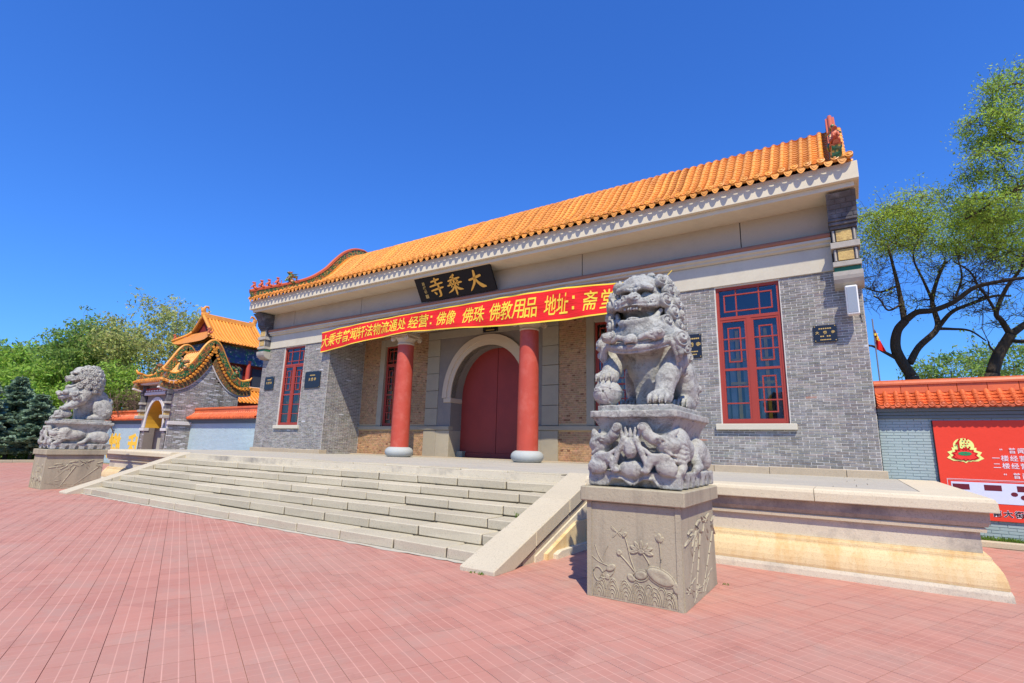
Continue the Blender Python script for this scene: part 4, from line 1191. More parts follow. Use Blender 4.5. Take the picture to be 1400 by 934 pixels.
        s.cap(H(a * .155, -.385, -.15), H(a * .158, -.385, -.225), .024, .006, .004)              # fangs
        s.cap(H(a * .125, -.365, -.30), H(a * .125, -.37, -.25), .018, .006, .004)
        # ears
        s.ell(H(a * .29, -.03, .235), (.075, .045, .125), .012, ry=a * .45, rz=a * .3); s.ell(H(a * .30, -.075, .23), (.04, .03, .08), .006, 's', ry=a * .45)
    s.ell(H(0, -.33, .0), (.085, .13, .075), .03, rx=.3); s.ell(H(0, -.44, -.03), (.075, .065, .05), .02)
    s.cap(H(0, -.28, -.33), H(0, -.12, -.28), .16, .17, .06)                                      # jaw
    s.ell(H(0, -.32, -.31), (.20, .13, .075), .03)
    s.ell(H(0, -.40, -.215), (.225, .27, .085), .012, 's')                                         # mouth
    s.ell(H(0, -.30, -.295), (.11, .13, .040), .01, rx=-.15)                                       # tongue
    for q in range(5): s.ell(H((q - 2) * .038, -.445, -.165), (.017, .014, .022), .003)
    # mane: rows of snail curls round the sides, back and crown
    for row, (rad, z, r0) in enumerate(((.335, .235, .085), (.385, .11, .098), (.415, -.03, .102), (.425, -.17, .102), (.42, -.31, .10), (.40, -.44, .095))):
        n = 11 if row < 5 else 9
        for q in range(n):
            th = math.radians(-62 + 304 * (q + .5 * (row % 2)) / n)       # from right front, round the back, to the left front
            dx, dy = math.cos(th), math.sin(th)
            if dy < -.72: continue
            s.curl(H(dx * rad, .06 + dy * rad * 1.02, z), r0, (dx, dy, .15 + .4 * (z > .2)), .012, 1.9, .016, 1 if q % 2 else -1)
    for q in range(7):
        th = math.radians(10 + 160 * q / 6); s.curl(H(math.cos(th) * .2, .10 + .20 * math.sin(th), .345), .085, (math.cos(th) * .4, .4, 1), .012, 1.8, .014)
    for q in range(3): s.curl(H((q - 1) * .11, .02, .365), .07, (0, -.1, 1), .012, 1.6, .012)
    s.rough(.0045)
    return s.mesh('lion', 1)

def base_geo(h):
    """carved socle: scalloped plinth, crouching beasts at the corners, cavetto, double slab (z -0.93 .. 0)"""
    s = SDF((-.64, -.10, -.96), (.64, 1.66, .02), h)
    W, D = .52, 1.52
    cy = D / 2 + .02
    s.box((0, cy, -.035), (.45, .70, .035), .008, .0); s.box((0, cy, -.112), (W, .765, .042), .010, .0)
    s.op((-.6, -.1, -.5), (.6, 1.7, -.14), lambda X, Y, Z: np.maximum(np.maximum(np.abs(X) - (.40 + .11 * np.clip((Z + .42) / .28, 0, 1) ** 2), np.abs(Y - cy) - (.645 + .11 * np.clip((Z + .42) / .28, 0, 1) ** 2)), np.maximum(Z + .15, -.5 - Z)), .0)
    s.box((0, cy, -.55), (.39, .63, .32), .03, .02)
    s.box((0, cy, -.845), (.535, .775, .085), .012, .0)
    # bracket-shaped cut-outs in the foot
    for sg in (-1, 1):
        for q in (-1, 1):
            s.ell((q * .165, cy + sg * .78, -.93), (.13, .10, .085), .015, 's'); s.ell((q * .06, cy + sg * .78, -.935), (.08, .10, .05), .015, 's')
        for q in range(6):
            s.ell((sg * .54, cy - .60 + .24 * q, -.92), (.075, .055, .105), .012, 's')
    for q in (-1, 1):     # rolled lips over the front cut-outs
        for yy in (.0, 2 * cy):
            s.path([(q * .29, yy if yy else cy - .775, -.90), (q * .25, (yy if yy else cy - .775), -.83), (q * .12, yy if yy else cy - .775, -.835), (q * .02, yy if yy else cy - .775, -.90)], .014, .014, .008)
    # crouching beasts: heads at the front corners, bodies along the sides
    for a in (-1, 1):
        for fy, sg in ((.0, 1), (2 * cy, -1)):
            Y = lambda v: fy + sg * v
            if sg == 1:
                s.ell((a * .40, Y(.50), -.50), (.15, .34, .17), .04); s.ell((a * .42, Y(.30), -.42), (.15, .20, .17), .03)
            else:
                s.ell((a * .42, Y(.36), -.55), (.13, .30, .19), .04); s.ell((a * .44, Y(.26), -.62), (.13, .18, .15), .03)
        s.path([(a * .46, 1.1, -.52), (a * .47, 1.34, -.62), (a * .42, 1.42, -.45)], .06, .04, .02)
        # head turned to the middle of the front
        s.ell((a * .40, .06, -.46), (.135, .13, .125), .03); s.ell((a * .27, -.005, -.40), (.10, .07, .066), .02, ry=a * .5)
        s.cap((a * .20, -.02, -.35), (a * .16, -.02, -.27), .066, .056, .02); s.curl((a * .155, -.062, -.27), .052, (0, -1, .3), .008, 1.4, .010, a)
        s.path([(a * .36, -.05, -.58), (a * .24, -.06, -.57), (a * .15, -.055, -.50)], .028, .02, .012)
        s.ell((a * .34, -.06, -.42), (.03, .025, .022), .006); s.path([(a * .28, -.06, -.40), (a * .34, -.075, -.385), (a * .40, -.06, -.41)], .018, .014, .006)
        s.cap((a * .45, .02, -.36), (a * .50, .08, -.30), .05, .022, .012)
        for q in range(5):   # mane locks
            z0 = -.40 - q * .055
            s.path([(a * .46, .04, z0), (a * .53, .16, z0 - .03), (a * .545, .30, z0 - .07 + .02 * q), (a * .52, .42, z0 - .12 + .03 * q)], .034, .016, .010)
            s.path([(a * .40, -.045 + .01 * q, z0 - .12), (a * .46, -.03, z0 - .16), (a * .50, .02, z0 - .18)], .022, .010, .008)
        # fore leg and swag ribbon
        s.path([(a * .38, -.01, -.60), (a * .24, -.035, -.62), (a * .18, -.05, -.74)], .058, .045, .02)
        for q in range(3): s.ell((a * (.14 + .035 * q), -.065, -.745), (.018, .035, .022), .005)
        s.path([(a * .07, -.05, -.40), (a * .14, -.06, -.55), (a * .20, -.05, -.72)], .036, .026, .012)
        s.path([(a * .44, .30, -.62), (a * .50, .18, -.70), (a * .52, .08, -.745)], .07, .05, .02); s.path([(a * .46, .92, -.6), (a * .53, .80, -.70), (a * .52, .68, -.745)], .07, .045, .02)
        s.ell((a * .40, -.03, -.71), (.12, .05, .085), .03)
    s.ell((0, -.03, -.50), (.095, .05, .12), .02); s.ell((0, -.07, -.50), (.06, .025, .085), .01)
    for q in range(5): s.cap(((q - 2) * .05, -.02, -.36), ((q - 2) * .06, -.03, -.28 + .01 * abs(q - 2)), .026, .012, .008)
    s.ell((0, .0, -.73), (.16, .06, .10), .03)
    s.rough(.004)
    return s.mesh('carved_base', 1)

ped_relief_cache = {}
def relief_front(mb, sx=1):
    """lotus, rushes and wave arcs on a 1.06 x 1.0 panel; u right, v up, d out"""
    fn = lambda u, v, d=0.0: (u * sx, -d * .6, v)
    def stem(P, r=.009): mb.tube([fn(u, v, .0) for u, v in spline(P, 5)], r, 6)
    def dome(u, v, a, b, rot=0, hgt=.022, n=16):
        c, s_ = math.cos(rot), math.sin(rot)
        rings = []
        for rr, d in ((1.0, -.004), (.97, hgt * .6), (.75, hgt), (.4, hgt * .85), (.02, hgt * .7)):
            rings.append([fn(u + (a * rr * math.cos(t)) * c - (b * rr * math.sin(t)) * s_, v + (a * rr * math.cos(t)) * s_ + (b * rr * math.sin(t)) * c, d) for t in np.linspace(0, 2 * math.pi, n + 1)])
        mb.grid(rings)
    def outline(u, v, a, b, rot=0, r=.008):
        c, s_ = math.cos(rot), math.sin(rot)
        mb.tube([fn(u + a * math.cos(t) * c - b * math.sin(t) * s_, v + a * math.cos(t) * s_ + b * math.sin(t) * c, .003) for t in np.linspace(0, 2 * math.pi, 17)], r, 5, caps=False)
    # waves
    for row, (v0, n, R) in enumerate(((.02, 6, .125), (.10, 7, .085))):
        for k in range(n):
            u0 = -.47 + (k + .5) * .94 / n + (.04 if row else 0)
            for q in range(4 if row == 0 else 2):
                r = R * (1 - q * .24)
                if u0 - r < -.5 or u0 + r > .5: r = min(r, .5 - abs(u0))
                if r < .02: continue
                mb.tube([fn(u0 + r * .62 * math.cos(t), v0 + r * 1.35 * math.sin(t), .002) for t in np.linspace(0, math.pi, 11)], .0055, 6)
    # lotus plant
    stem([(.06, .22), (.02, .34), (-.02, .44), (-.05, .56), (-.08, .66)]); dome(-.085, .685, .035, .022, .9)
    stem([(.04, .30), (-.06, .40), (-.14, .47)]); dome(-.15, .49, .030, .030)
    stem([(.30, .30), (.31, .48), (.30, .64)]); dome(.30, .69, .028, .050, .1); dome(.28, .68, .018, .040, .5, .016); dome(.325, .675, .018, .036, -.5, .016)
    stem([(.10, .28), (.18, .40), (.15, .47), (.11, .52)])
    for k in range(7):
        t = math.radians(-10 + 200 * k / 6); dome(.10 + .085 * math.cos(t), .53 + .065 * math.sin(t), .052, .020, t, .020)
    dome(.10, .53, .04, .026)
    dome(.30, .30, .155, .075, -.35, .030); outline(.30, .30, .160, .080, -.35)
    dome(.09, .29, .07, .045, .2, .028); outline(.09, .285, .085, .055, .2); dome(-.02, .25, .05, .035, -.6, .02)
    dome(.46, .22, .035, .06, .2, .018)
    # dragonfly
    stem([(-.24, .76), (-.17, .70), (-.13, .66)], .006)
    for r in (.9, 2.6, -.4, 4.0): dome(-.165 + .05 * math.cos(r), .70 + .04 * math.sin(r), .045, .010, r, .008)
    # rushes and leaf at the left
    stem([(-.34, .36), (-.40, .44), (-.44, .54)], .006); stem([(-.34, .36), (-.33, .45), (-.28, .55)], .006); stem([(-.48, .42), (-.40, .37), (-.34, .35), (-.26, .33)], .006)
    outline(-.40, .24, .055, .075, .3); outline(-.29, .26, .09, .04, .6); dome(-.25, .32, .06, .035, .5, .02); dome(-.29, .22, .025, .03, .3, .015); dome(-.22, .20, .02, .015, 0, .012)
def relief_side(mb):
    """bamboo stalks and leaves on a 1.46 x 1.0 panel; u along +y, v up; relief towards +x"""
    fn = lambda u, v, d=0.0: (d * .6, u, v)
    for (u0, v0, u1, v1, r) in ((-.30, .03, .02, .66, .020), (.0, .03, .62, .62, .018), (-.52, .2, -.10, .70, .012)):
        for k in range(5):
            a, b = k / 5 + .01, (k + 1) / 5 - .01
            mb.tube([fn(u0 + (u1 - u0) * t, v0 + (v1 - v0) * t, -.004) for t in (a, (a + b) / 2, b)], [r, r * .85, r], 6)
    def leaf(u, v, ang, L):
        c, s_ = math.cos(ang), math.sin(ang); P = []
        for t in np.linspace(0, 1, 6):
            w = .026 * math.sin(math.pi * min(1, t * .9 + .1)) * L / .2
            P.append([fn(u + c * L * t - s_ * q * w, v + s_ * L * t + c * q * w, (.022 if q == 0 else -.002)) for q in (-1, 0, 1)])
        mb.grid(P)
    R = random.Random(5)
    for cu, cv, n in ((-.12, .72, 9), (.30, .78, 8), (-.45, .66, 5), (-.5, .16, 6), (-.2, .12, 5), (.25, .14, 5), (.55, .72, 4)):
        for k in range(n):
            leaf(cu + R.uniform(-.08, .08), cv + R.uniform(-.05, .05), R.choice([-.6, -2.5, -1.0, -2.1, -.2, -2.9, .4, 2.7]) + R.uniform(-.25, .25), R.uniform(.13, .24))

def make_pedestal(xc, label):
    y0, y1 = 5.70, 7.16; hw = .535
    p = thing('lion_pedestal', (xc, (y0 + y1) / 2, 0), label, 'pedestal', 'carved pedestals of the guardian lions')
    m = MB(); b0, b1 = hw + .012, hw - .004
    m.prism([(-b0, -.01), (b0, -.01), (b1, 1.02), (-b1, 1.02)], lambda u, v, d: (xc + u, d, v), y0, y1)
    blk = m.put('block', MATS['pedestal_stone'], p)
    bm = bmesh.new(); bm.from_mesh(blk.data); bmesh.ops.bevel(bm, geom=list(bm.edges), offset=.012, segments=2, affect='EDGES'); bm.to_mesh(blk.data); bm.free()
    MB().cbox(xc - hw - .06, xc + hw + .06, y0 - .06, y1 + .05, 1.022, 1.185, .012, .003).put('cap', MATS['pedestal_stone'], p)
    for a in (-1, 1): MB().box(xc + a * (hw - .03) - .028, xc + a * (hw - .03) + .028, y0 - .010, y0 + .01, .0, 1.02).put('border', MATS['pedestal_stone'], blk)
    r = MB(); relief_front(r); r.put('lotus_relief', MATS['pedestal_stone'], blk, (xc - .0, y0 - .001, .005), smooth=True, angle=60)
    r = MB(); relief_side(r); r.put('bamboo_relief', MATS['pedestal_stone'], blk, (xc + hw + .003, (y0 + y1) / 2, .02), smooth=True, angle=60)
    return p
PED_R = -2.125; PED_L = 2 * -11.62 - PED_R
make_pedestal(PED_R, 'square stone pedestal carved with lotus under the lion with a ball')
make_pedestal(PED_L, 'square stone pedestal carved with bamboo under the lion with a cub')

LION_Y0, LION_Z0 = 5.74, 2.125
lm, LV, LQ = lion_geo(.0088); lm.materials.append(MATS['lion_stone'])
bme, BV, BQ = base_geo(.0095); bme.materials.append(MATS['lion_stone'])
lion = thing('stone_lion', (PED_R, 6.5, LION_Z0 - .93), 'grey stone guardian lion with open mouth and one paw on a ball', 'lion statue', 'stone guardian lions')
add('lion_body', lm, lion, (PED_R, LION_Y0, LION_Z0))
add('carved_base', bme, lion, (PED_R, LION_Y0, LION_Z0))
lm2, V2, Q2 = lion_geo(.0125, True)
V2 = V2 * np.array([-1, 1, 1]); me2 = np_mesh('lion', V2, Q2[:, ::-1], smooth=True); me2.materials.append(MATS['lion_stone']); bpy.data.meshes.remove(lm2)
lion2 = thing('stone_lion', (PED_L, 6.5, LION_Z0 - .93), 'grey stone guardian lion with one paw on a cub in front of trees', 'lion statue', 'stone guardian lions')
add('lion_body', me2, lion2, (PED_L, LION_Y0, LION_Z0))
add('carved_base', bme, lion2, (PED_L, LION_Y0, LION_Z0))
# ------------------------------------------------------------------ signs, banner, plaques
simple('board_black', (.010, .010, .011), .55, .25, .2, 2, .05)
simple('gold_leaf', srgb(248, 184, 76), .45, .5, .12, 9, .2, 40, .004)
simple('plaque_black', (.014, .015, .022), .3, .5, .2, 3, .05)
simple('plaque_gold', srgb(196, 166, 96), .5, .4, .15, 9)
simple('plaque_red', srgb(160, 60, 50), .5, .4, .1)
def brush(mb, strokes, fn, u0, v0, size, d0, d1):
    """brush strokes: list of [(x, y, w), ...] in a unit square"""
    for S in strokes:
        P = spline(S, 6)
        L, Rr = [], []
        for i, (x, y, w) in enumerate(P):
            d = P[min(i + 1, len(P) - 1), :2] - P[max(i - 1, 0), :2]; d = d / (np.linalg.norm(d) + 1e-9); n = np.array([-d[1], d[0]])
            L.append((x + n[0] * w, y + n[1] * w)); Rr.append((x - n[0] * w, y - n[1] * w))
        # rounded ends
        poly = L + [(P[-1, 0] + (P[-1, 0] - P[-2, 0]) * 1.2, P[-1, 1] + (P[-1, 1] - P[-2, 1]) * 1.2)] + Rr[::-1] + [(P[0, 0] - (P[1, 0] - P[0, 0]) * .8, P[0, 1] - (P[1, 1] - P[0, 1]) * .8)]
        T = lambda p, d: fn(u0 + p[0] * size, v0 + p[1] * size, d)
        n = len(L)
        front = [[T(p, d1) for p in L], [T(p, d1) for p in Rr]]; mb.grid(front)
        mb.grid([[T(p, d0) for p in L], [T(p, d1) for p in L]]); mb.grid([[T(p, d0) for p in Rr], [T(p, d1) for p in Rr]])
        for e in (0, -1):
            c = poly[n] if e == -1 else poly[-1]
            mb._add([T(L[e], d1), T(c, d1), T(Rr[e], d1)], [(0, 1, 2)])
DA = [[(.10, .56, .045), (.35, .60, .05), (.62, .66, .06), (.80, .70, .05)],
      [(.47, .97, .05), (.45, .72, .065), (.36, .40, .06), (.10, .08, .03)],
      [(.46, .60, .03), (.58, .38, .06), (.78, .20, .085), (.97, .14, .03)]]
CHENG = [[(.60, .97, .05), (.48, .90, .045), (.34, .84, .025)], [(.18, .70, .04), (.5, .75, .045), (.86, .78, .04)], [(.10, .48, .04), (.5, .53, .045), (.92, .56, .045)],
         [(.50, .90, .045), (.51, .5, .055), (.52, .03, .045)], [(.33, .68, .035), (.33, .52, .035), (.30, .38, .03)], [(.68, .72, .035), (.68, .55, .035), (.72, .42, .03)],
         [(.22, .58, .025), (.32, .62, .03)], [(.66, .62, .03), (.78, .66, .025)], [(.46, .40, .035), (.30, .24, .045), (.06, .14, .02)], [(.56, .40, .03), (.72, .26, .06), (.94, .20, .02)]]
SI = [[(.24, .82, .035), (.5, .86, .045), (.76, .90, .04)], [(.50, .98, .045), (.50, .80, .05), (.50, .66, .045)], [(.12, .60, .04), (.5, .65, .045), (.90, .70, .04)],
      [(.14, .38, .04), (.5, .43, .045), (.88, .47, .04)], [(.62, .60, .045), (.64, .34, .055), (.64, .10, .05), (.50, .04, .015)], [(.28, .30, .02), (.36, .22, .05), (.40, .16, .03)]]
# tilted name board
SB_X0, SB_X1 = -13.14, -9.70
tilt = .55
sb_o = np.array([0, YF - .22, 6.83]); up = np.array([0, -math.sin(tilt), math.cos(tilt)]); outn = np.array([0, -math.cos(tilt), -math.sin(tilt)])
SBH = .905
fn_sb = lambda u, v, d: tuple(sb_o + np.array([u, 0, 0]) + up * v + outn * d)
sign = thing('name_board', (-11.6, YF - .2, 6.83), 'black wooden name board with three large golden characters under the eaves', 'sign')
m = MB().prism([(SB_X0, 0), (SB_X1, 0), (SB_X1, SBH), (SB_X0, SBH)], fn_sb, -.07, 0); bo = m.put('board', MATS['board_black'], sign)
W = SB_X1 - SB_X0
for S, cu in ((DA, .795), (CHENG, .515), (SI, .275)):
    m = MB(); brush(m, S, fn_sb, SB_X0 + W * cu - .37, .085, .74, .0, .022); m.put('character', MATS['gold_leaf'], bo)
m = MB()
for k, ch in enumerate('趙樸初'): put_text(m, ch, fn_sb, .135, SB_X0 + .30, .62 - k * .15, 1.0, .01, .008)
m.put('signature', MATS['plaque_gold'], bo, kind='stuff')
m = MB()
for k in range(2):
    m.prism([(SB_X0 + .31 + k * .075, .12), (SB_X0 + .37 + k * .075, .12), (SB_X0 + .37 + k * .075, .26), (SB_X0 + .31 + k * .075, .26)], fn_sb, .0, .006)
m.put('seal', MATS['plaque_gold'], bo, kind='stuff')

# ---- banner
def m_banner():
    t = NT('banner_red')
    col = t.mix(t.noise(1.2, 3), srgb(222, 26, 18), srgb(238, 44, 26))
    t.bump(t.noise(2.5, 4, .6, t.mapping(scale=(.5, 1, 4))), .5, .06)
    t.done(col, .38, .45)
m_banner()
simple('banner_yellow', srgb(250, 214, 70), .5, .3, .05, 3, .1)
BX0, BX1 = -18.88, -4.08
def ban(u, v, d=0.0):
    """u 0..1 along, v 0..1 up"""
    x = BX0 + (BX1 - BX0) * u
    xs = [0, .07, .18, .35, .52, .67, .80, .90, 1.0]
    top = np.interp(u, xs, [6.22, 6.31, 6.38, 6.43, 6.46, 6.50, 6.47, 6.36, 6.28]); bot = np.interp(u, xs, [5.34, 5.44, 5.60, 5.72, 5.60, 5.46, 5.42, 5.44, 5.52])
    z = bot + (top - bot) * v + .04
    y = 13.69 + .025 * math.sin(u * 34 + v * 3) * (1 - v) + .012 * math.sin(u * 80 + v * 5) + .012 * math.sin(u * 13 - v * 7) - .02
    return (x, y - d, z)
banner = thing('banner', (XC, 13.56, 5.4), 'long red cloth banner with yellow characters hung across the porch', 'banner')
nu = 160
m = MB().grid([[ban(i / nu, j / 10) for j in range(11)] for i in range(nu + 1)])
cl = m.put('cloth', MATS['banner_red'], banner, smooth=True)
m = MB()
for v0, v1 in ((.0, .045), (.955, 1.0)): m.grid([[ban(i / nu, v, .004) for v in (v0, v1)] for i in range(nu + 1)])
m.put('border', MATS['banner_yellow'], cl, kind='stuff')
m = MB(); BL = BX1 - BX0
# measured starts (photo) of the groups of characters, as x in metres
groups = [('大乘寺普闻轩法物流通处', -18.45, -13.55), ('经营：', -13.32, -11.75), ('佛像', -11.62, -10.15), ('佛珠', -9.92, -8.62), ('佛教用品', -8.45, -6.30 + .15), ('地址：', -5.98 + .15, -4.95), ('斋', -4.85, -4.45)]
px_groups = [('大乘寺普闻轩法物流通处', 443, 556), ('经营', 559, 586), ('：', 586, 594), ('佛像', 597, 624), ('佛珠', 632, 663), ('佛教用品', 669, 735), ('地址', 744, 778), ('：', 779, 790), ('斋', 797, 818), ('堂', 822, 843)]
for s_, pa, pb in px_groups:
    xa, xb = on_y(pa, 440, 13.69)[0], on_y(pb, 440, 13.69)[0]
    ua, ub = (xa - BX0) / BL, (xb - BX0) / BL
    n = len(s_)
    for k, ch in enumerate(s_):
        a = ua + (ub - ua) * (k + .02) / n; w = (ub - ua) * .96 / n
        V, F = text_geo(ch, .008, .0)
        if not len(V): continue
        if ch == '：':
            for vv in (.34, .66):
                m.grid([[ban(a + w * (.35 + .3 * q) + .004 * (vv - .5), vv + .10 * (r - .5), .010) for r in (0, 1)] for q in (0, 1)])
            continue
        lo, hi = V[:, 0].min(), V[:, 0].max(); lv, hv = V[:, 1].min(), V[:, 1].max()
        m.raw([ban(a + (x - lo) / (hi - lo) * w + .006 * ((y - lv) / (hv - lv) - .5), .20 + .62 * (y - lv) / (hv - lv), .010) for x, y, z in V], F)
m.put('lettering', MATS['banner_yellow'], cl, kind='stuff', fixn=False)
cord = MB().tube([ban(1, .9), (-3.9, 13.6, 6.35), (-3.8, 13.7, 6.5)], .008, 5); cord.put('cord', MATS['banner_yellow'], banner)

# ---- wall plaques
def plaque(name, x0, x1, z0, z1, y, label, lines, gold='plaque_gold'):
    p = thing(name, ((x0 + x1) / 2, y, z0), label, 'plaque')
    b = MB().cbox(x0, x1, y - .035, y, z0, z1, .006).put('plate', MATS['plaque_black'], p)
    fn = lambda u, v, d: (u, y - .036 - d, v)
    m = MB(); W, H = x1 - x0, z1 - z0
    for s_, cu, v, size, sp in lines:
        n = len(s_); size *= H
        for k, ch in enumerate(s_):
            u = x0 + W * cu + (k - (n - 1) / 2) * size * sp - size / 2
            if ch == '-':      # writing too small to read in the photograph: a row of short marks
                m.box(u + size * .12, u + size * .88, y - .040, y - .034, z0 + H * v, z0 + H * v + size * .7)
            else: put_text(m, ch, fn, size, u, z0 + H * v, 1.0, .02, .004)
    if m.v: m.put('lettering', MATS[gold], b, kind='stuff', fixn=False)
    m = MB()
    for a in (x0 + .03, x1 - .03):
        for c in (z0 + .03, z1 - .03): m.lathe([(.012, -.005), (.012, .004), (.004, .008)], 8, (a, 0, c), 'y')
    for i in range(len(m.v)): m.v[i] = (m.v[i][0], y - .036 - (m.v[i][1]), m.v[i][2])
    m.put('screw', MATS['plaque_gold'], b, kind='stuff')
    return p
S103 = 1.103
plaque('wall_plaque', -.58, -.11, 4.20, 4.60, YF - .014, 'small black plaque with gold lettering near the corner beside the loudspeaker', [('------', .5, .76, .10, 1.1), ('大乘寺', .5, .48, .20, 2.0), ('-- --', .5, .30, .10, 1.1), ('-------', .5, .10, .08, 1.0)])
plaque('wall_plaque', -3.72, -3.15, 4.04, 4.68, YF - .014, 'black plaque with gold lettering on the brick beside the lion holding a ball', [('--------', .56, .78, .08, 1.0), ('大乘寺', .55, .48, .20, 1.4), ('----------', .5, .24, .06, 1.0), ('-------', .55, .12, .06, 1.0)])
for (pa, pb, lab) in (((364, 516), (374, 533), 'small dark plaque on the grey brick near the outer corner beyond the red window'), ((419, 509), (437.5, 530), 'dark square plaque between the red window and the shaded porch')):
    a, b = on_y(*pa, YF), on_y(*pb, YF)
    plaque('wall_plaque', a[0], b[0], b[2], a[2], YF - .014, lab, [('大乘寺', .5, .45, .2, 1.3), ('------', .5, .74, .08, 1.0)])
a, b = on_y(661, 446, YB - .03), on_y(681, 452, YB - .03)
plaque('door_plate', a[0] - .0, b[0], b[2] - .02, b[2] + .30, YB - .032, 'small dark blue plate fixed to the beam above the arched door', [('---', .5, .55, .25, 1.3), ('-------', .5, .15, .18, 1.0)])

# ---- loudspeaker on the corner
simple('speaker_white', srgb(226, 226, 222), .5, .4, .04, 3, .05)
simple('speaker_grille', srgb(150, 158, 166), .55, .4, .1, 60, .4, 200, .004, metal=.3)
sp = thing('loudspeaker', (.25, 13.6, 4.7), 'white column loudspeaker fixed to the brick corner under the corbel', 'loudspeaker')
b = MB().cbox(.13, .37, 13.52, 13.72, 4.72, 5.40, .02).put('cabinet', MATS['speaker_white'], sp)
MB().cbox(.155, .345, 13.512, 13.53, 4.76, 5.36, .004).put('grille', MATS['speaker_grille'], b)
MB().box(.22, .28, 13.72, 13.9, 4.95, 5.0).put('bracket', MATS['speaker_grille'], b)
MB().tube([(.25, 13.7, 5.38), (.25, 13.82, 5.5), (.32, 13.87, 5.2), (.40, 13.88, 4.6)], .008, 5).put('cable', MATS['board_black'], b)
# ------------------------------------------------------------------ painted perimeter walls with tiled coping
def painted(name, c):
    t = NT(name)
    col = t.mix(1.0, t.attr(), t.mix(t.noise(2, 5), mul(c, .92), mul(c, 1.05)), 'MULTIPLY')
    col = t.mix(t.ramp(t.noise(1.3, 7, .7), .55, .75, 0, .4), col, mul(c, .75))
    t.bump(t.noise(60, 5, .7), .3, .006); t.done(col, .7, .25)
painted('wall_paint', srgb(158, 174, 172)); painted('wall_paint_blue', srgb(178, 198, 202))
simple('wall_paint_dark', srgb(104, 118, 124), .7, .25, .1, 2)
simple('char_yellow', srgb(244, 196, 70), .6, .3, .06, 4)
WY = 14.10
def tile_wall(name, xa, xb, label, paint, pitch=.19, seed=1, bricks=True, cover=None):
    w = thing(name, ((xa + xb) / 2, WY, 0), label, 'wall', 'tiled perimeter walls')
    bed = MB().box(xa, xb, WY, WY + .36, -.03, 2.42).put('wall', MATS[paint], w)
    bed.data.color_attributes.new('Col', 'FLOAT_COLOR', 'CORNER').data.foreach_set('color', np.tile([.72, .72, .72, 1], len(bed.data.loops)).astype(np.float32))
    if bricks:
        brick_skin('bricks', bed, MATS[paint], (xa, WY, .0), (1, 0, 0), (0, 0, 1), (0, -1, 0), xb - xa, 2.42, .25, .0605, .007, proud=.006, base=(1, 1, 1), var=.035, tint=.01, jit=.002)
    # corbelled courses under the tiles
    for k, (y, z0, z1) in enumerate(((.05, 2.42, 2.49), (.09, 2.494, 2.56), (.14, 2.564, 2.64))):
        MB().cbox(xa, xb, WY - y, WY + .36 + y, z0, z1, .006).put('corbel_course', MATS['wall_paint_dark'], w)
    P = np.array([(WY - .27, 2.69), (WY - .1, 2.79), (WY + .05, 2.90), (WY + .14, 3.0)])
    P = spline(P, 4)
    cv = MB().grid([[(xa, y, z - .035) for y, z in P], [(xb, y, z - .035) for y, z in P]]).box(xa, xb, WY - .2, WY + .5, 2.64, 2.70)
    cv.grid([[(xa, 2 * (WY + .18) - y, z - .01) for y, z in P], [(xb, 2 * (WY + .18) - y, z - .01) for y, z in P]])
    cov = cv.put('coping', MATS['tile_coral'], w)
    n = int(round((xb - xa) / pitch)); pp = (xb - xa) / n
    rib = rib_mesh(P, .052, .16, 7); tro = trough_mesh(P, pp - .03, .12, 5)
    et = MB().lathe([(.058, .03), (.062, 0), (.058, -.012), (.04, -.006), (.03, -.014), (.005, -.016)], 12, (0, 0, 0), 'y').mesh('end_tile', smooth=True, angle=35)
    dr = drip_mesh(pp * .8, .085)
    for me in (rib, tro, et, dr): me.materials.append(MATS['tile_coral'])
    for k in range(n + 1):
        x = xa + k * pp
        if 0 < k < n or True:
            j = lambda s=.004: random.uniform(-s, s)
            if k < n:
                add('tile_trough', tro, cov, (x + pp / 2, 0, j(.003))); add('drip_tile', dr, cov, (x + pp / 2, P[0][0] - .012 + j(), P[0][1] - .002))
            if 0 < k < n:
                add('tile_rib', rib, cov, (x + j(), j(), .004 + j(.003))); add('end_tile', et, cov, (x, P[0][0] - .012, P[0][1] + .02))
    # ridge of long blocks with a rounded cap
    x = xa
    while x < xb - .05:
        L = min(.48, xb - x)
        m = MB().cbox(x + .003, x + L - .003, WY + .10, WY + .26, 2.98, 3.16, .006)
        m.put('ridge_tile', MATS['tile_coral'], cov)
        x += L
    MB().prism([(WY + .07, 3.162), (WY + .07, 3.20), (WY + .10, 3.25), (WY + .18, 3.285), (WY + .26, 3.25), (WY + .29, 3.20), (WY + .29, 3.162)], lambda u, v, d: (d, u, v), xa, xb).put('ridge_cap', MATS['tile_coral'], cov)
    return w
tile_wall('perimeter_wall', WR + .02, 9.0, 'grey green painted brick wall with orange tiled coping carrying a red poster', 'wall_paint')
tile_wall('perimeter_wall', -30.4, WL - .02, 'pale blue painted wall with orange coping between side gate and grey hall', 'wall_paint_blue', .2)
fw = tile_wall('perimeter_wall', -46, -33.5, 'pale blue wall with large yellow characters behind the lion with a cub', 'wall_paint_blue', .22)
fnw = lambda u, v, d: (u, WY - .008 - d, v)
for ch, pa, pb in (('樂', 149, 166.5), ('利', 175.5, 193)):
    a, b = on_y(pa, 600, WY)[0], on_y(pb, 600, WY)[0]
    V, F = text_geo(ch, .03, .006); lo, hi = V.min(0), V.max(0)
    m = MB().raw([fnw(a + (x - lo[0]) / (hi[0] - lo[0]) * (b - a), .22 + (y - lo[1]) / (hi[1] - lo[1]) * 1.64, z) for x, y, z in V], F)
    m.put('painted_character', MATS['char_yellow'], [c for c in fw.children if c.name.startswith('wall')][0], fixn=False)

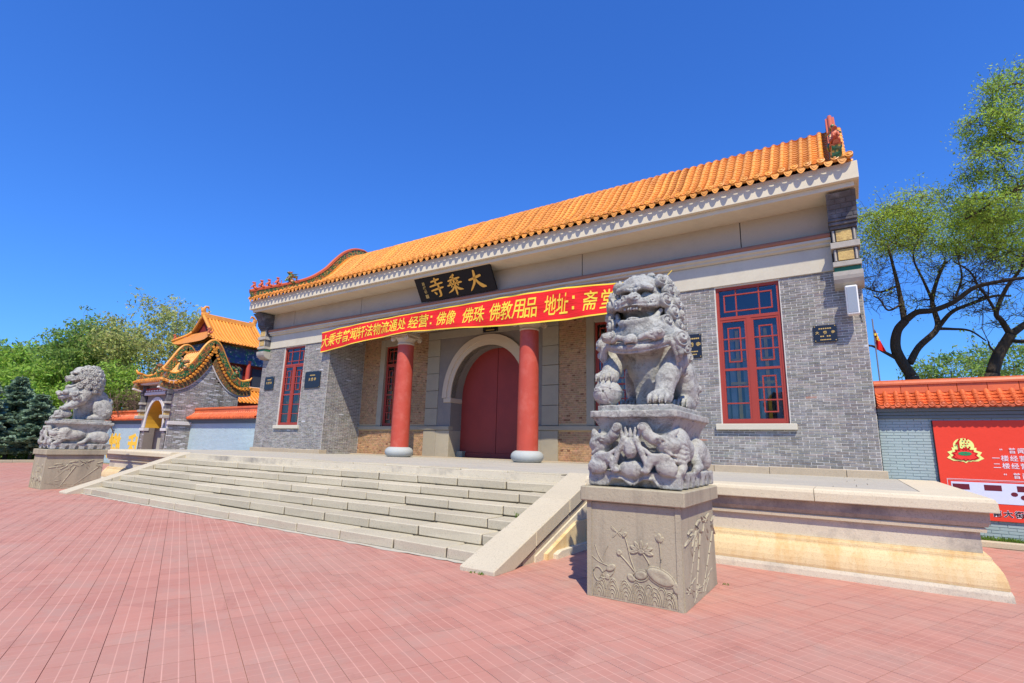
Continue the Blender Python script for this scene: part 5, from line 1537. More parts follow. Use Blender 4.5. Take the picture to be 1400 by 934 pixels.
# planting strip with kerb at the foot of the right wall
granite('kerb_stone', srgb(190, 178, 150), srgb(130, 122, 104), None, 0, 1, .04)
for k in range(8):
    kb = MB().cbox(1.75 + k * 1.0, 2.742 + k * 1.0, 13.40, 13.56, -.02, .10, .015, .004).put('kerb_stone', MATS['kerb_stone'])
    kb['kind'] = 'structure'
soil = MB().quad((1.5, 13.55, .055), (10, 13.55, .055), (10, 14.1, .055), (1.5, 14.1, .055)).put('flower_bed', MATS['earth']); soil['kind'] = 'structure'
def leafmat(name, c, c2, trans=.5):
    t = NT(name)
    col = t.mix(1.0, t.attr(), t.mix(t.noise(.7, 3), c, c2), 'MULTIPLY')
    t.done(col, .6, .25)
    t.b.inputs['Roughness'].default_value = .55
    # light through thin leaves
    tl = t.n.new('ShaderNodeBsdfTranslucent'); t.l(col, tl.inputs[0]); mx = t.n.new('ShaderNodeMixShader'); mx.inputs[0].default_value = trans
    t.l(t.b.outputs[0], mx.inputs[1]); t.l(tl.outputs[0], mx.inputs[2]); t.l(mx.outputs[0], t.out.inputs['Surface'])
    return t.m
leafmat('grass_leaf', srgb(120, 150, 60), srgb(90, 124, 44))
def grass(name, xs, ys, z, n, hgt, label):
    C = np.stack([RNG.uniform(*xs, n), RNG.uniform(*ys, n), np.full(n, z)], 1); a = RNG.uniform(0, 6.28, n); h = RNG.uniform(.4, 1, n) * hgt
    A = np.stack([np.cos(a), np.sin(a), 0 * a], 1) * .006; T = np.stack([RNG.normal(0, .35, n), RNG.normal(0, .35, n), np.ones(n)], 1) * (h / 2)[:, None]
    c = np.ones((n, 3)) * RNG.uniform(.6, 1.3, (n, 1))
    o = add(name, fast_quads(name, C + T, A, T, c), mat=MATS['grass_leaf'], kind='stuff'); tag(o, label, 'grass'); return o
grass('grass', (1.6, 9), (13.57, 14.05), .055, 5000, .09, 'strip of short green grass along the foot of the wall')
weeds = [((-4.2, 5.685), 26, .035), ((-4.62, 7.35, .48), 14, .11), ((-1.56, 7.18), 20, .03)]
for w in weeds:
    (x, y), z = w[0][:2], (w[0][2] if len(w[0]) > 2 else -.005)
    grass('weed', (x - .12, x + .12), (y - .03, y + .03), z, w[1], w[2], 'few thin weeds sprouting at the foot of the sloping granite slab' if x < -3 and z < .1 else 'tiny weeds at the rear foot of the pedestal carved with lotus' if z < .1 else 'thin weed growing from a joint of the granite steps')

# ---- poster on the right wall
simple('poster_red', srgb(222, 66, 44), .5, .3, .05, .5, .25, 3, .03)
simple('poster_white', srgb(232, 232, 236), .5, .3, .02)
simple('poster_text', srgb(222, 210, 214), .5, .3, .02)
simple('poster_ink', srgb(30, 28, 34), .5, .3, .02)
simple('poster_glow', srgb(226, 236, 140), .5, .3, .04)
simple('poster_green', srgb(40, 140, 90), .5, .3, .1)
simple('poster_lotus', srgb(190, 16, 20), .5, .3, .1)
simple('poster_maroon', srgb(104, 32, 44), .5, .3, .2, 8)
simple('poster_room', srgb(206, 214, 232), .5, .3, .06, 2)
PX0, PX1, PZ0, PZ1 = 1.415, 6.4, .42, 2.375
PY = WY - .05
poster = thing('wall_poster', (PX0 + 2, PY, PZ0), 'large red poster with lotus emblem and shop interior photo on the grey wall', 'poster')
pb = MB().cbox(PX0, PX1, PY, PY + .035, PZ0, PZ1, .004).put('panel', MATS['poster_red'], poster)
MB().box(PX0 - .018, PX0, PY - .004, PY + .04, PZ0, PZ1).put('frame', MATS['poster_ink'], pb)
fp = lambda u, v, d: (u, PY - .003 - d, v)
# pixel helper on the poster plane
def pp_(x, y): p = on_y(x, y, PY); return p[0], p[2]
def z5(x, y): return pp_(1270 + x * 130 / 759, 560 + y * 160 / 934)
cx, cz = z5(285, 350)
def petal(m, x, z, ang, L, w, d):
    c, s_ = math.cos(ang), math.sin(ang)
    pl = [(0, 0), (.35, w), (.7, w * .8), (1, 0), (.7, -w * .8), (.35, -w)]
    m.prism([(x + L * (u * c - v * s_), z + L * (u * s_ + v * c)) for u, v in pl], fp, d - .002, d)
simple('poster_scarlet', srgb(232, 60, 48), .5, .3, .05)
for grow, mt, d in ((1.28, 'poster_glow', .001), (.98, 'poster_lotus', .010), (.80, 'poster_scarlet', .019)):
    m = MB()
    for k in range(9):
        a = math.radians(-8 + 196 * k / 8); petal(m, cx, cz - .055, a, (.235 - .05 * abs(math.sin(a))) * grow, .30, d + .0004 * k)
    for k in range(7):
        a = math.radians(12 + 156 * k / 6); petal(m, cx, cz - .09, a - math.pi * 0, .19 * grow, .34, d + .005 + .0004 * k)
    for k in range(5):
        a = math.radians(200 + 140 * k / 4); petal(m, cx, cz - .04, a, .12 * grow, .5, d + .0015 + .0004 * k)
    if mt == 'poster_scarlet': m.put('emblem', MATS[mt], pb, kind='stuff', fixn=False); continue
    if grow > 1:
        m.prism([(cx + .165 * math.cos(t_), cz + .155 + .15 * math.sin(t_)) for t_ in np.linspace(0, 2 * math.pi, 25)[:-1]], fp, 0, d)
        m.put('emblem', MATS[mt], pb, kind='stuff', fixn=False); continue
    V, F = text_geo('佛', .015, .0); lo, hi = V.min(0), V.max(0); sz = .245
    m.raw([fp(cx - .13 + (x - lo[0]) / (hi[0] - lo[0]) * .26, cz + .055 + (y - lo[1]) / (hi[1] - lo[1]) * sz, .024) for x, y, z in V], F)
    m.put('emblem', MATS[mt], pb, kind='stuff', fixn=False)
m = MB()
for k in range(9): a = 2 * math.pi * k / 9; m.prism([(cx + .075 * math.cos(a) + .035 * math.cos(t), cz - .005 + .022 * math.sin(a) + .02 * math.sin(t)) for t in np.linspace(0, 2 * math.pi, 9)[:-1]], fp, .028, .030 + .0003 * k)
m.put('emblem', MATS['poster_green'], pb, kind='stuff')
m = MB()
for s_, px, py, size in (('“普闻轩', 565, 345, .115), ('一楼经营各', 505, 405, .118), ('二楼经营各', 515, 465, .118), ('“普闻轩', 600, 545, .118)):
    u, v = z5(px, py)
    for k, ch in enumerate(s_): put_text(m, ch, fp, size, u + k * size * 1.12, v, 1, .012, .003)
m.put('lettering', MATS['poster_text'], pb, kind='stuff', fixn=False)
u0, v0 = z5(540, 850)
m = MB()
for k, ch in enumerate('南大街陵'): put_text(m, ch, fp, .135, u0 - .05 + k * .16, v0, 1, .02, .004)
m.put('lettering', MATS['poster_ink'], pb, kind='stuff', fixn=False)
m = MB()
for k, ch in enumerate('南大街陵'): put_text(m, ch, fp, .135, u0 - .05 + k * .16, v0, 1, .05, .0015)
m.put('lettering', MATS['poster_white'], pb, kind='stuff', fixn=False)
ua, va = z5(175, 572); ub, vb = ua + 4.2, z5(700, 762)[1]
ph = MB().prism([(ua, vb), (ub, vb), (ub, va), (ua, va)], fp, 0, .003).put('photo_print', MATS['poster_room'], pb)
m = MB()
for k in range(9):
    x = ua + .02 + k * .48; m.prism([(x, va - .02 - .02 * (k < 3)), (x + .26, va - .02 - .02 * (k < 3)), (x + .26, va - .15), (x, va - .15)], fp, .003, .005)
    if k > 1:
        for q in range(5):
            xx, zz = x + .1 * q - .05 + .04 * (q % 2), va - .20 - .055 * (q % 3); r = .052 + .008 * (q % 3)
            m.prism([(xx + r * math.cos(t), zz + r * .8 * math.sin(t)) for t in np.linspace(0, 2 * math.pi, 11)[:-1]], fp, .003, .006 + .0004 * q)
m.put('photo_print', MATS['poster_maroon'], ph, kind='stuff')
m = MB()
for x0_, x1_, z0_, z1_ in ((ua - .05, ub + .05, va + .05, va + .058), (ua - .05, ub, va + .03, va + .034)): m.prism([(x0_, z0_), (x1_, z0_), (x1_, z1_), (x0_, z1_)], fp, 0, .002)
m.prism([(ua - .058, vb), (ua - .05, vb), (ua - .05, va + .058), (ua - .058, va + .058)], fp, 0, .002)
m.put('photo_border', MATS['poster_text'], pb, kind='stuff')

# ---- flag beyond the right wall
simple('flag_red', srgb(214, 30, 22), .6, .3, .06, 3)
simple('pole_grey', srgb(150, 152, 156), .4, .5, .05, metal=.6)
f0 = on_y(1194.5, 448, 17); f1 = on_y(1202.5, 500, 17)
flag = thing('flag', (f1[0], 17, 0), 'drooping red flag with yellow stars on a thin pole behind the wall', 'flag')
MB().tube([(f1[0] - .02, 17, 0), (f0[0] - .01, 17, f0[2] + .25)], .018, 8).put('pole', MATS['pole_grey'], flag)
rows = []
for i in range(13):
    t = i / 12; row = []
    for j in range(9):
        q = j / 8; wd = .04 + .17 * t
        row.append((f0[0] + (f1[0] - f0[0]) * .2 * t + q * wd, 17 + .05 * math.sin(q * 7 + t * 3), f0[2] - t * .62 - q * .14 * (1 - t * .5)))
    rows.append(row)
fl = MB().grid(rows).put('cloth', MATS['flag_red'], flag, smooth=True)
m = MB()
for (i, j, r) in ((3, 3, .06), (5, 4, .035), (6, 3, .03), (4, 5, .03), (6, 5, .03)):
    c = rows[i][j]; P = [(c[0] + (r if k % 2 == 0 else r * .45) * math.sin(k * math.pi / 5), c[1] - .03, c[2] + (r if k % 2 == 0 else r * .45) * math.cos(k * math.pi / 5)) for k in range(10)]
    m._add(P, [tuple(range(10))])
m.put('star', MATS['banner_yellow'], fl, kind='stuff')

# ------------------------------------------------------------------ side gate with wave gable
simple('gate_yellow', srgb(222, 172, 60), .7, .2, .12, 2)
simple('white_trim', srgb(206, 202, 196), .75, .2, .08, 2)
simple('frieze_red', srgb(168, 60, 48), .6, .3, .2, 6)
def m_floral2():
    t = NT('floral_brown'); d = t.voro(9)
    col = t.mix(t.ramp(d, .22, .38), srgb(206, 130, 60), srgb(122, 92, 58)); col = t.mix(t.ramp(t.noise(7, 3), .54, .62, 0, .8), col, srgb(70, 104, 60))
    t.bump(d, .7, .03); t.done(col, .4, .5)
m_floral2()
gate = thing('side_gate', (-31.9, 14.7, 0), 'small grey brick side gate with pointed arch and wavy orange and green gable', 'gate')
GX0, GX1, GY0, GYC = -33.1, -30.0, 12.95, 14.72
GY1 = 2 * GYC - GY0
gh = [(12.48, 5.10), (12.85, 5.02), (13.2, 5.18), (13.6, 5.62), (13.95, 6.2), (14.25, 6.75), (14.5, 7.05), (14.72, 7.14)]
Gf = spline(gh, 6); Gfull = np.vstack([Gf, np.array([(2 * GYC - y, z) for y, z in Gf[::-1]])[1:]])
dg, ng = profile_frames(Gfull)
off = lambda o: [(y + n[0] * o, z + n[1] * o) for (y, z), n in zip(Gfull, ng)]
# gable walls
for gx, s in ((GX1, 1), (GX0, -1)):
    lower = [(y, min(z, 8)) for y, z in off(-.93)]
    lower = [(min(max(y, GY0), GY1), z) for y, z in lower]
    poly = [(GY0, -.03)] + lower + [(GY1, -.03)]
    gw = MB().prism(poly, lambda u, v, d: (d, u, v), min(gx, gx - s * .3), max(gx, gx - s * .3)).put('gable_wall', MATS['mortar'], gate)
    if s == 1:
        V, Q, C = bricks_geo((gx, GY0, 0), (0, 1, 0), (0, 0, 1), (1, 0, 0), GY1 - GY0, 6.6, .25, .066, .012, base=GB, var=.35, pale=.12)
        cen = V.reshape(-1, 8, 3).mean(1); ly = np.array(lower); zmax = np.interp(cen[:, 1], ly[:, 0], ly[:, 1])
        keep = cen[:, 2] < zmax - .04; idx = np.where(keep)[0]
        V = V.reshape(-1, 8, 3)[keep].reshape(-1, 3); C = C.reshape(-1, 5, 3)[keep].reshape(-1, 3)
        Qb = np.array([(4, 5, 6, 7), (0, 1, 5, 4), (1, 2, 6, 5), (2, 3, 7, 6), (3, 0, 4, 7)]); Q = (Qb[None] + (np.arange(len(idx)) * 8)[:, None, None]).reshape(-1, 4)
        add('bricks', np_mesh('bricks', V, Q, C), gw, mat=MATS['grey_brick'], kind='stuff')
    def band(o0, o1, x0, x1, mat, name, par):
        a, b = off(o0), off(o1)
        rows = [[(x0, *p), (x1, *p), (x1, *q), (x0, *q), (x0, *p)] for p, q in zip(a, b)]
        m = MB().grid(rows); m._add(rows[0][:4], [(0, 1, 2, 3)]); m._add(rows[-1][:4], [(0, 1, 2, 3)])
        return m.put(name, MATS[mat], par)
    band(-.93, -.86, gx - s * .2, gx + s * .06, 'white_trim', 'trim', gw)
    band(-.86, -.56, gx - s * .2, gx + s * .10, 'floral_brown', 'verge_board', gw)
    bt = MB(); Rg = resample(np.array(off(-.46)), .2); _, Ng = profile_frames(Rg)
    for (y, z), n in zip(Rg, Ng):
        bt.tube([(gx - s * .15, y, z), (gx + s * .22, y - n[0] * .05, z - n[1] * .05)], .075, 8)
    bt.put('verge_tile', MATS['tile_orange'], gw, smooth=True, angle=50, kind='stuff')
    rd = band(-.36, -.04, gx - s * .12, gx + s * .12, 'floral_tile', 'gable_ridge', gate)
    MB().tube([(gx, y, z) for y, z in off(.0)], .075, 8).put('ridge_cap', MATS['tile_orange'], rd, smooth=True, angle=60)
    for yy, sc in ((13.28, 1.5), (2 * GYC - 13.28, 1.5)):
        i = int(np.argmin(np.abs(Gfull[:, 0] - yy)))
        o = add('ridge_dragon', DRAG, rd, (gx, Gfull[i, 0], Gfull[i, 1])); o.scale = (sc,) * 3; o.rotation_euler = (0, 0, 0 if yy < GYC else math.pi)
    for y0_, sg in ((12.50, -1), (2 * GYC - 12.50, 1)):
        MB().tube([(gx, y0_ - sg * .1, 5.08), (gx, y0_ + sg * .12, 5.14), (gx, y0_ + sg * .22, 5.30)], [.09, .07, .03], 8).put('ridge_tip', MATS['tile_orange'], rd, smooth=True)
# roof surface
Pg = np.array(off(-.48)); Pg = Pg[:len(Gf)]
rf = MB().grid([[(GX0 + .1, y, z - .04) for y, z in off(-.48)], [(GX1 - .1, y, z - .04) for y, z in off(-.48)]]).put('roof', MATS['tile_trough'], gate)
n = 13; gp = (GX1 - GX0 - .3) / n
grib = rib_mesh(Pg, .075, .3, 7); gtr = trough_mesh(Pg, gp - .06, .18, 5)
gd = drip_mesh(gp * .8, .12)
for me, mt in ((grib, 'tile_orange'), (gtr, 'tile_trough'), (gd, 'tile_orange')): me.materials.append(MATS[mt])
for k in range(n + 1):
    x = GX0 + .15 + k * gp
    add('tile_rib', grib, rf, (x, 0, 0)); add('end_tile', ETM, rf, (x, Pg[0][0] - .01, Pg[0][1] + .05))
    if k < n: add('tile_trough', gtr, rf, (x + gp / 2, 0, 0)); add('drip_tile', gd, rf, (x + gp / 2, Pg[0][0] - .02, Pg[0][1]))
MB().cbox(GX0 - .1, GX1 + .1, GY0 - .42, GY0 + .1, 4.46, 4.64, .01).put('fascia', MATS['white_trim'], gate)
MB().cbox(GX0 + .3, GX1 - .3, GY0 - .14, GY0 + .05, 4.06, 4.28, .01).put('frieze', MATS['frieze_red'], gate)
m = MB()
for k in range(9): m.box(GX0 + .45 + k * .31, GX0 + .62 + k * .31, GY0 - .20, GY0 - .14, 4.08, 4.16)
m.put('frieze_dentils', MATS['white_trim'], gate, kind='stuff')
MB().cbox(GX0 + .3, GX1 - .3, GY0 - .20, GY0 + .05, 3.90, 4.055, .01).put('cornice', MATS['white_trim'], gate)
# front wall with pointed arch
gcx = (GX0 + GX1) / 2; ga, gzs, gzc = 1.02, 2.15, 3.62
def garch(a, zc):
    out = []
    for k in range(21):
        t = math.pi * (1 - k / 20); c, s_ = math.cos(t), math.sin(t); out.append((gcx + a * math.copysign(abs(c) ** .9, c), gzs + (zc - gzs) * max(s_, 0) ** 1.02))
    return out
A_ = garch(ga, gzc); B_ = [(GX0 + .02, -.03 + 0 * z) if False else (gcx + (GX1 - GX0 - .04) / 2 * ((x - gcx) / ga), 4.45) for x, z in A_]
m = MB(); m.grid([[(x, GY0, z) for x, z in A_], [(x, GY0, z) for x, z in B_]])
m.box(GX0 + .02, gcx - ga, GY0, GY0 + .5, -.03, gzs).box(gcx + ga, GX1 - .02, GY0, GY0 + .5, -.03, gzs)
m.quad((GX0 + .02, GY0, gzs), (gcx - ga, GY0, gzs), (GX0 + .02, GY0, 4.45), (GX0 + .02, GY0, 4.45)) if False else None
fwall = m.put('front_wall', MATS['blue_grey_render'], gate)
MB().grid([[(x, GY0 + .002, z) for x, z in A_], [(x, GY0 + 1.1, z) for x, z in A_]]).put('arch_soffit', MATS['gate_yellow'], fwall)
MB().grid([[(x, GY0 - .05, z) for x, z in A_], [(x, GY0 - .05, z) for x, z in garch(ga + .16, gzc + .18)]]).grid([[(x, GY0 - .05, z) for x, z in garch(ga + .16, gzc + .18)], [(x, GY0, z) for x, z in garch(ga + .16, gzc + .18)]]).grid([[(x, GY0 - .05, z) for x, z in A_], [(x, GY0 + .01, z) for x, z in A_]]).put('arch_ring', MATS['white_trim'], fwall)
for x0_, x1_ in ((GX0 + .1, gcx - ga - .02), (gcx + ga + .02, GX1 - .1)):
    brick_skin('bricks', fwall, MATS['grey_brick'], (x0_, GY0, .45), (1, 0, 0), (0, 0, 1), (0, -1, 0), x1_ - x0_, 1.5, .25, .066, .012, base=GB, var=.35, pale=.1)
    MB().cbox(x0_ - .08, x1_ + .06, GY0 - .08, GY0 + .2, 1.98, 2.13, .01).put('impost', MATS['white_trim'], fwall)
    MB().cbox(x0_ - .12, x1_ + .04, GY0 - .12, GY0 + .2, -.02, .42, .01).put('plinth', MATS['white_trim'], fwall)
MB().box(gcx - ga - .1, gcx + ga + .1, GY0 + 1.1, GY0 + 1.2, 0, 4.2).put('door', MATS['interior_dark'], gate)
MB().cbox(GX1 - .1, GX1 + .14, GY0 - .05, GY0 + 2.2, 2.32, 2.50, .01).put('string_course', MATS['white_trim'], gate)
for gx in (GX0 + .12, GX1 - .06):
    cb = MB().cbox(gx - .16, gx + .16, GY0 - .38, GY0, 2.62, 2.80, .03).put('corbel', MATS['corbel_stone'], gate)
    for z0_, z1_, w_, mt in ((2.80, 3.0, .11, 'relief_yellow'), (3.0, 3.12, .17, 'corbel_stone'), (3.12, 3.4, .11, 'corbel_brick'), (3.4, 3.52, .16, 'corbel_stone'), (3.52, 3.9, .12, 'corbel_brick'), (3.9, 4.45, .15, 'corbel_brick')):
        MB().cbox(gx - w_, gx + w_, GY0 - .12 - w_, GY0 - .005, z0_ + .002, z1_ - .002, .012).put('corbel_course', MATS[mt], cb)

# ------------------------------------------------------------------ towering hall behind (hip-and-gable roof)
def m_beam():
    t = NT('painted_beam')
    d = t.voro(3.2); col = t.mix(t.ramp(d, .2, .35), srgb(104, 128, 150), srgb(58, 78, 116))
    col = t.mix(t.ramp(t.noise(4, 3), .52, .6), col, srgb(40, 110, 90)); col = t.mix(t.ramp(t.noise(8, 2), .64, .7), col, srgb(220, 210, 190))
    t.done(col, .6, .3)
m_beam()
simple('hall_red', srgb(120, 36, 32), .6, .3, .15, 3)
pav = thing('tower_hall', (-38.6, 19.8, 0), 'red columned tower with steep orange hip and gable roof behind the side gate', 'tower')
PXc, PYc = -38.6, 19.8
def pv(name, xr, yr, ze, zr, gy, eave_x, eave_y, par):
    """hip-and-gable roof: ridge half length gy along y; eaves half sizes eave_x, eave_y"""
    sec = spline([(eave_x, ze), (eave_x * .72, ze + (zr - ze) * .20), (eave_x * .4, ze + (zr - ze) * .52), (0.02, zr)], 5)
    m = MB()
    for s in (1, -1):
        rows = []
        for x, z in sec:
            t = (z - ze) / (zr - ze); yl = gy + (eave_y - gy) * max(0, 1 - t / .42)
            rows.append([(PXc + s * x, PYc + q * yl, z + .22 * abs(q) ** 6 * max(0, 1 - t * 3)) for q in np.linspace(-1, 1, 15)])
        m.grid(rows)
        rows = []
        for k in range(6):
            t = .42 * k / 5; z = ze + (zr - ze) * t; xx = np.interp(z, sec[:, 1], sec[:, 0]); yl = gy + (eave_y - gy) * max(0, 1 - t / .42)
            rows.append([(PXc + q * xx, PYc + s * yl, z + .22 * abs(q) ** 6 * max(0, 1 - t * 3)) for q in np.linspace(-1, 1, 11)])
        m.grid(rows)
    rf_ = m.put(name, MATS['tile_trough'], par)
    # gable triangles
    for s in (1, -1):
        g = [(x, z) for x, z in sec if z > ze + (zr - ze) * .40]
        MB().prism([(-x, z) for x, z in g] + [(x, z) for x, z in g[::-1]], lambda u, v, d: (PXc + u, d, v), PYc + s * (gy - .35), PYc + s * (gy - .30)).put('gable', MATS['hall_red'], rf_)
    nr = int(2 * eave_y / .26)
    for k in range(nr + 1):
        y = PYc - eave_y + .12 + (2 * eave_y - .24) * k / nr
        a = abs(y - PYc); tmax = 1.0 if a < gy else max(0.04, .42 * (eave_y - a) / (eave_y - gy))
        for s in (1,):
            pts = [(x, z) for x, z in sec if (z - ze) / (zr - ze) <= tmax + 1e-6]
            if len(pts) < 2: pts = [tuple(sec[0]), tuple(sec[1])]
            q = a / eave_y
            MB().tube([(PXc + s * x, y, z + .03 + .22 * q ** 6 * max(0, 1 - 3 * (z - ze) / (zr - ze))) for x, z in pts], .065, 6).put('tile_rib', MATS['tile_orange'], rf_, smooth=True)
    return rf_, sec
rf1, sec = pv('roof', 0, 0, 8.25, 10.25, 1.95, 2.6, 2.6, pav)
rb = MB().cbox(PXc - .12, PXc + .12, PYc - 1.95, PYc + 1.95, 10.2, 10.55, .03).put('main_ridge', MATS['tile_orange'], rf1)
def chiwen():
    s = SDF((-.16, -.36, -.02), (.16, .40, .95), .025)
    s.ell((0, 0, .22), (.11, .24, .24)); s.ell((0, -.1, .5), (.10, .18, .22)); s.path([(0, -.12, .55), (0, .02, .78), (0, .2, .82), (0, .26, .68)], .10, .05); s.cap((0, .15, .3), (0, .32, .4), .09, .05); s.cap((0, -.2, .6), (0, -.3, .75), .05, .02)
    return s.mesh('ridge_ornament')[0]
CW = chiwen(); CW.materials.append(MATS['tile_orange'])
for s in (1, -1):
    o = add('ridge_ornament', CW, rf1, (PXc, PYc + s * 1.85, 10.25)); o.rotation_euler = (0, 0, 0 if s < 0 else math.pi)
    for e in (1, -1):   # descending and hip ridges
        g = [(x, z) for x, z in sec if z > 8.25 + 2.0 * .38]
        MB().tube([(PXc + e * x, PYc + s * 1.9, z + .12) for x, z in g], .11, 8).put('hip_ridge', MATS['tile_orange'], rf1, smooth=True)
        h = [(x, z) for x, z in sec if z <= 8.25 + 2.0 * .46]
        MB().tube([(PXc + e * x, PYc + s * (1.95 + .65 * max(0, 1 - (z - 8.25) / 2.0 / .42)), z + .12 + .22 * max(0, 1 - 1.5 * (z - 8.25))) for x, z in h], .09, 8).put('hip_ridge', MATS['tile_orange'], rf1, smooth=True)
        add('ridge_beast', BEAST, rf1, (PXc + e * 2.4, PYc + s * 2.45, 8.7))
MB().box(PXc - 1.9, PXc + 1.9, PYc - 2.1, PYc + 2.1, 7.35, 8.2).put('beam', MATS['painted_beam'], pav)
MB().box(PXc - 2.05, PXc + 2.05, PYc - 2.25, PYc + 2.25, 7.0, 7.32).put('beam', MATS['painted_beam'], pav)
MB().box(PXc - 1.7, PXc + 1.7, PYc - 2.2, PYc + 2.2, 0, 7.0).put('wall', MATS['hall_red'], pav)
for k in range(4):
    for e in (1, -1):
        MB().lathe([(.16, 0), (.15, 7.3)], 12, (PXc + e * 1.95, PYc - 2.4 + 1.6 * k, 0)).put('column', MATS['column_red'], pav, smooth=True, angle=50)
for k in range(3):
    MB().box(PXc + 1.69, PXc + 1.73, PYc - 2.1 + 1.6 * k + .15, PYc - 2.1 + 1.6 * k + 1.05, 5.5, 6.8).put('window', MATS['interior_dark'], pav)
MB().cbox(PXc + 1.9, PXc + 2.0, PYc - 2.4, PYc + 2.4, 5.1, 5.45, .01).put('balustrade', MATS['white_trim'], pav)
# lower skirt roof
sk = MB()
sk.grid([[(PXc + 2.0, PYc - 2.6, 5.15), (PXc + 2.0, PYc + 2.6, 5.15)], [(PXc + 3.6, PYc - 3.8, 4.15), (PXc + 3.6, PYc + 3.8, 4.15)]])
sk.grid([[(PXc - 2.0, PYc - 2.6, 5.15), (PXc + 2.0, PYc - 2.6, 5.15)], [(PXc - 3.6, PYc - 3.8, 4.15), (PXc + 3.6, PYc - 3.8, 4.15)]])
skr = sk.put('skirt_roof', MATS['tile_trough'], pav)
for k in range(29):
    y = PYc - 3.7 + 7.4 * k / 28; a = abs(y - PYc); t = 0 if a < 2.6 else (a - 2.6) / 1.2
    MB().tube([(PXc + 2.0 + 1.6 * t, y, 5.19 - 1.0 * t), (PXc + 3.62, y, 4.19)], .06, 6).put('tile_rib', MATS['tile_orange'], skr, smooth=True)
MB().cbox(PXc + 1.98, PXc + 2.2, PYc - 2.6, PYc + 2.6, 5.12, 5.40, .02).put('skirt_ridge', MATS['tile_orange'], skr)
MB().box(PXc - 3.0, PXc + 3.0, PYc - 3.2, PYc + 3.2, 0, 4.2).put('base_wall', MATS['hall_red'], pav)
# ------------------------------------------------------------------ trees
def m_bark(name, c):
    t = NT(name); v = t.mapping(scale=(6, 6, 1.2)); col = t.mix(t.noise(2, 6, .7, v), mul(c, .55), mul(c, 1.3))
    t.bump(t.noise(3, 6, .75, v), .8, .05); t.done(col, .9, .15)
m_bark('bark_dark', srgb(84, 74, 64)); m_bark('bark_grey', srgb(104, 94, 84)); m_bark('twig_brown', srgb(116, 98, 84))
leafmat('leaf_lime', srgb(188, 208, 88), srgb(160, 190, 74)); leafmat('leaf_green', srgb(150, 176, 90), srgb(122, 156, 72))
leafmat('leaf_pale', srgb(192, 196, 120), srgb(166, 176, 98)); leafmat('leaf_fresh', srgb(164, 194, 84), srgb(136, 176, 70))
leafmat('needle_blue', srgb(146, 168, 140), srgb(112, 142, 116), .3); leafmat('leaf_spring', srgb(184, 206, 90), srgb(156, 188, 76))

def wander(a, b, n, amp, rng, sag=0.0):
    a, b = np.array(a, float), np.array(b, float); P = []
    L = np.linalg.norm(b - a)
    for i in range(n + 1):
        t = i / n; j = rng.normal(0, amp * L, 3) * math.sin(math.pi * t) if 0 < i < n else 0
        P.append(a + (b - a) * t + j + np.array([0, 0, sag * L * math.sin(math.pi * t)]))
    return np.array(P)
def leaves_mesh(name, C, size, rng, col_var=.35, flat=.5):
    n = len(C); d = rng.normal(0, 1, (n, 3)); d /= np.linalg.norm(d, axis=1)[:, None]
    u = np.cross(d, rng.normal(0, 1, (n, 3))); u /= np.linalg.norm(u, axis=1)[:, None] + 1e-9
    s = size * rng.uniform(.6, 1.4, n)[:, None]
    w = np.cross(d, u)
    V = np.stack([C - d * s, C + u * s * flat * .8 - d * s * .1, C + d * s, C - u * s * flat * .8 + d * s * .1], 1).reshape(-1, 3)
    c = np.ones((n, 3)) * rng.uniform(1 - col_var, 1 + col_var, (n, 1)) * (1 + rng.normal(0, .06, (n, 3)))
    return np_mesh(name, V, np.arange(4 * n).reshape(n, 4), np.clip(c, .2, 2))
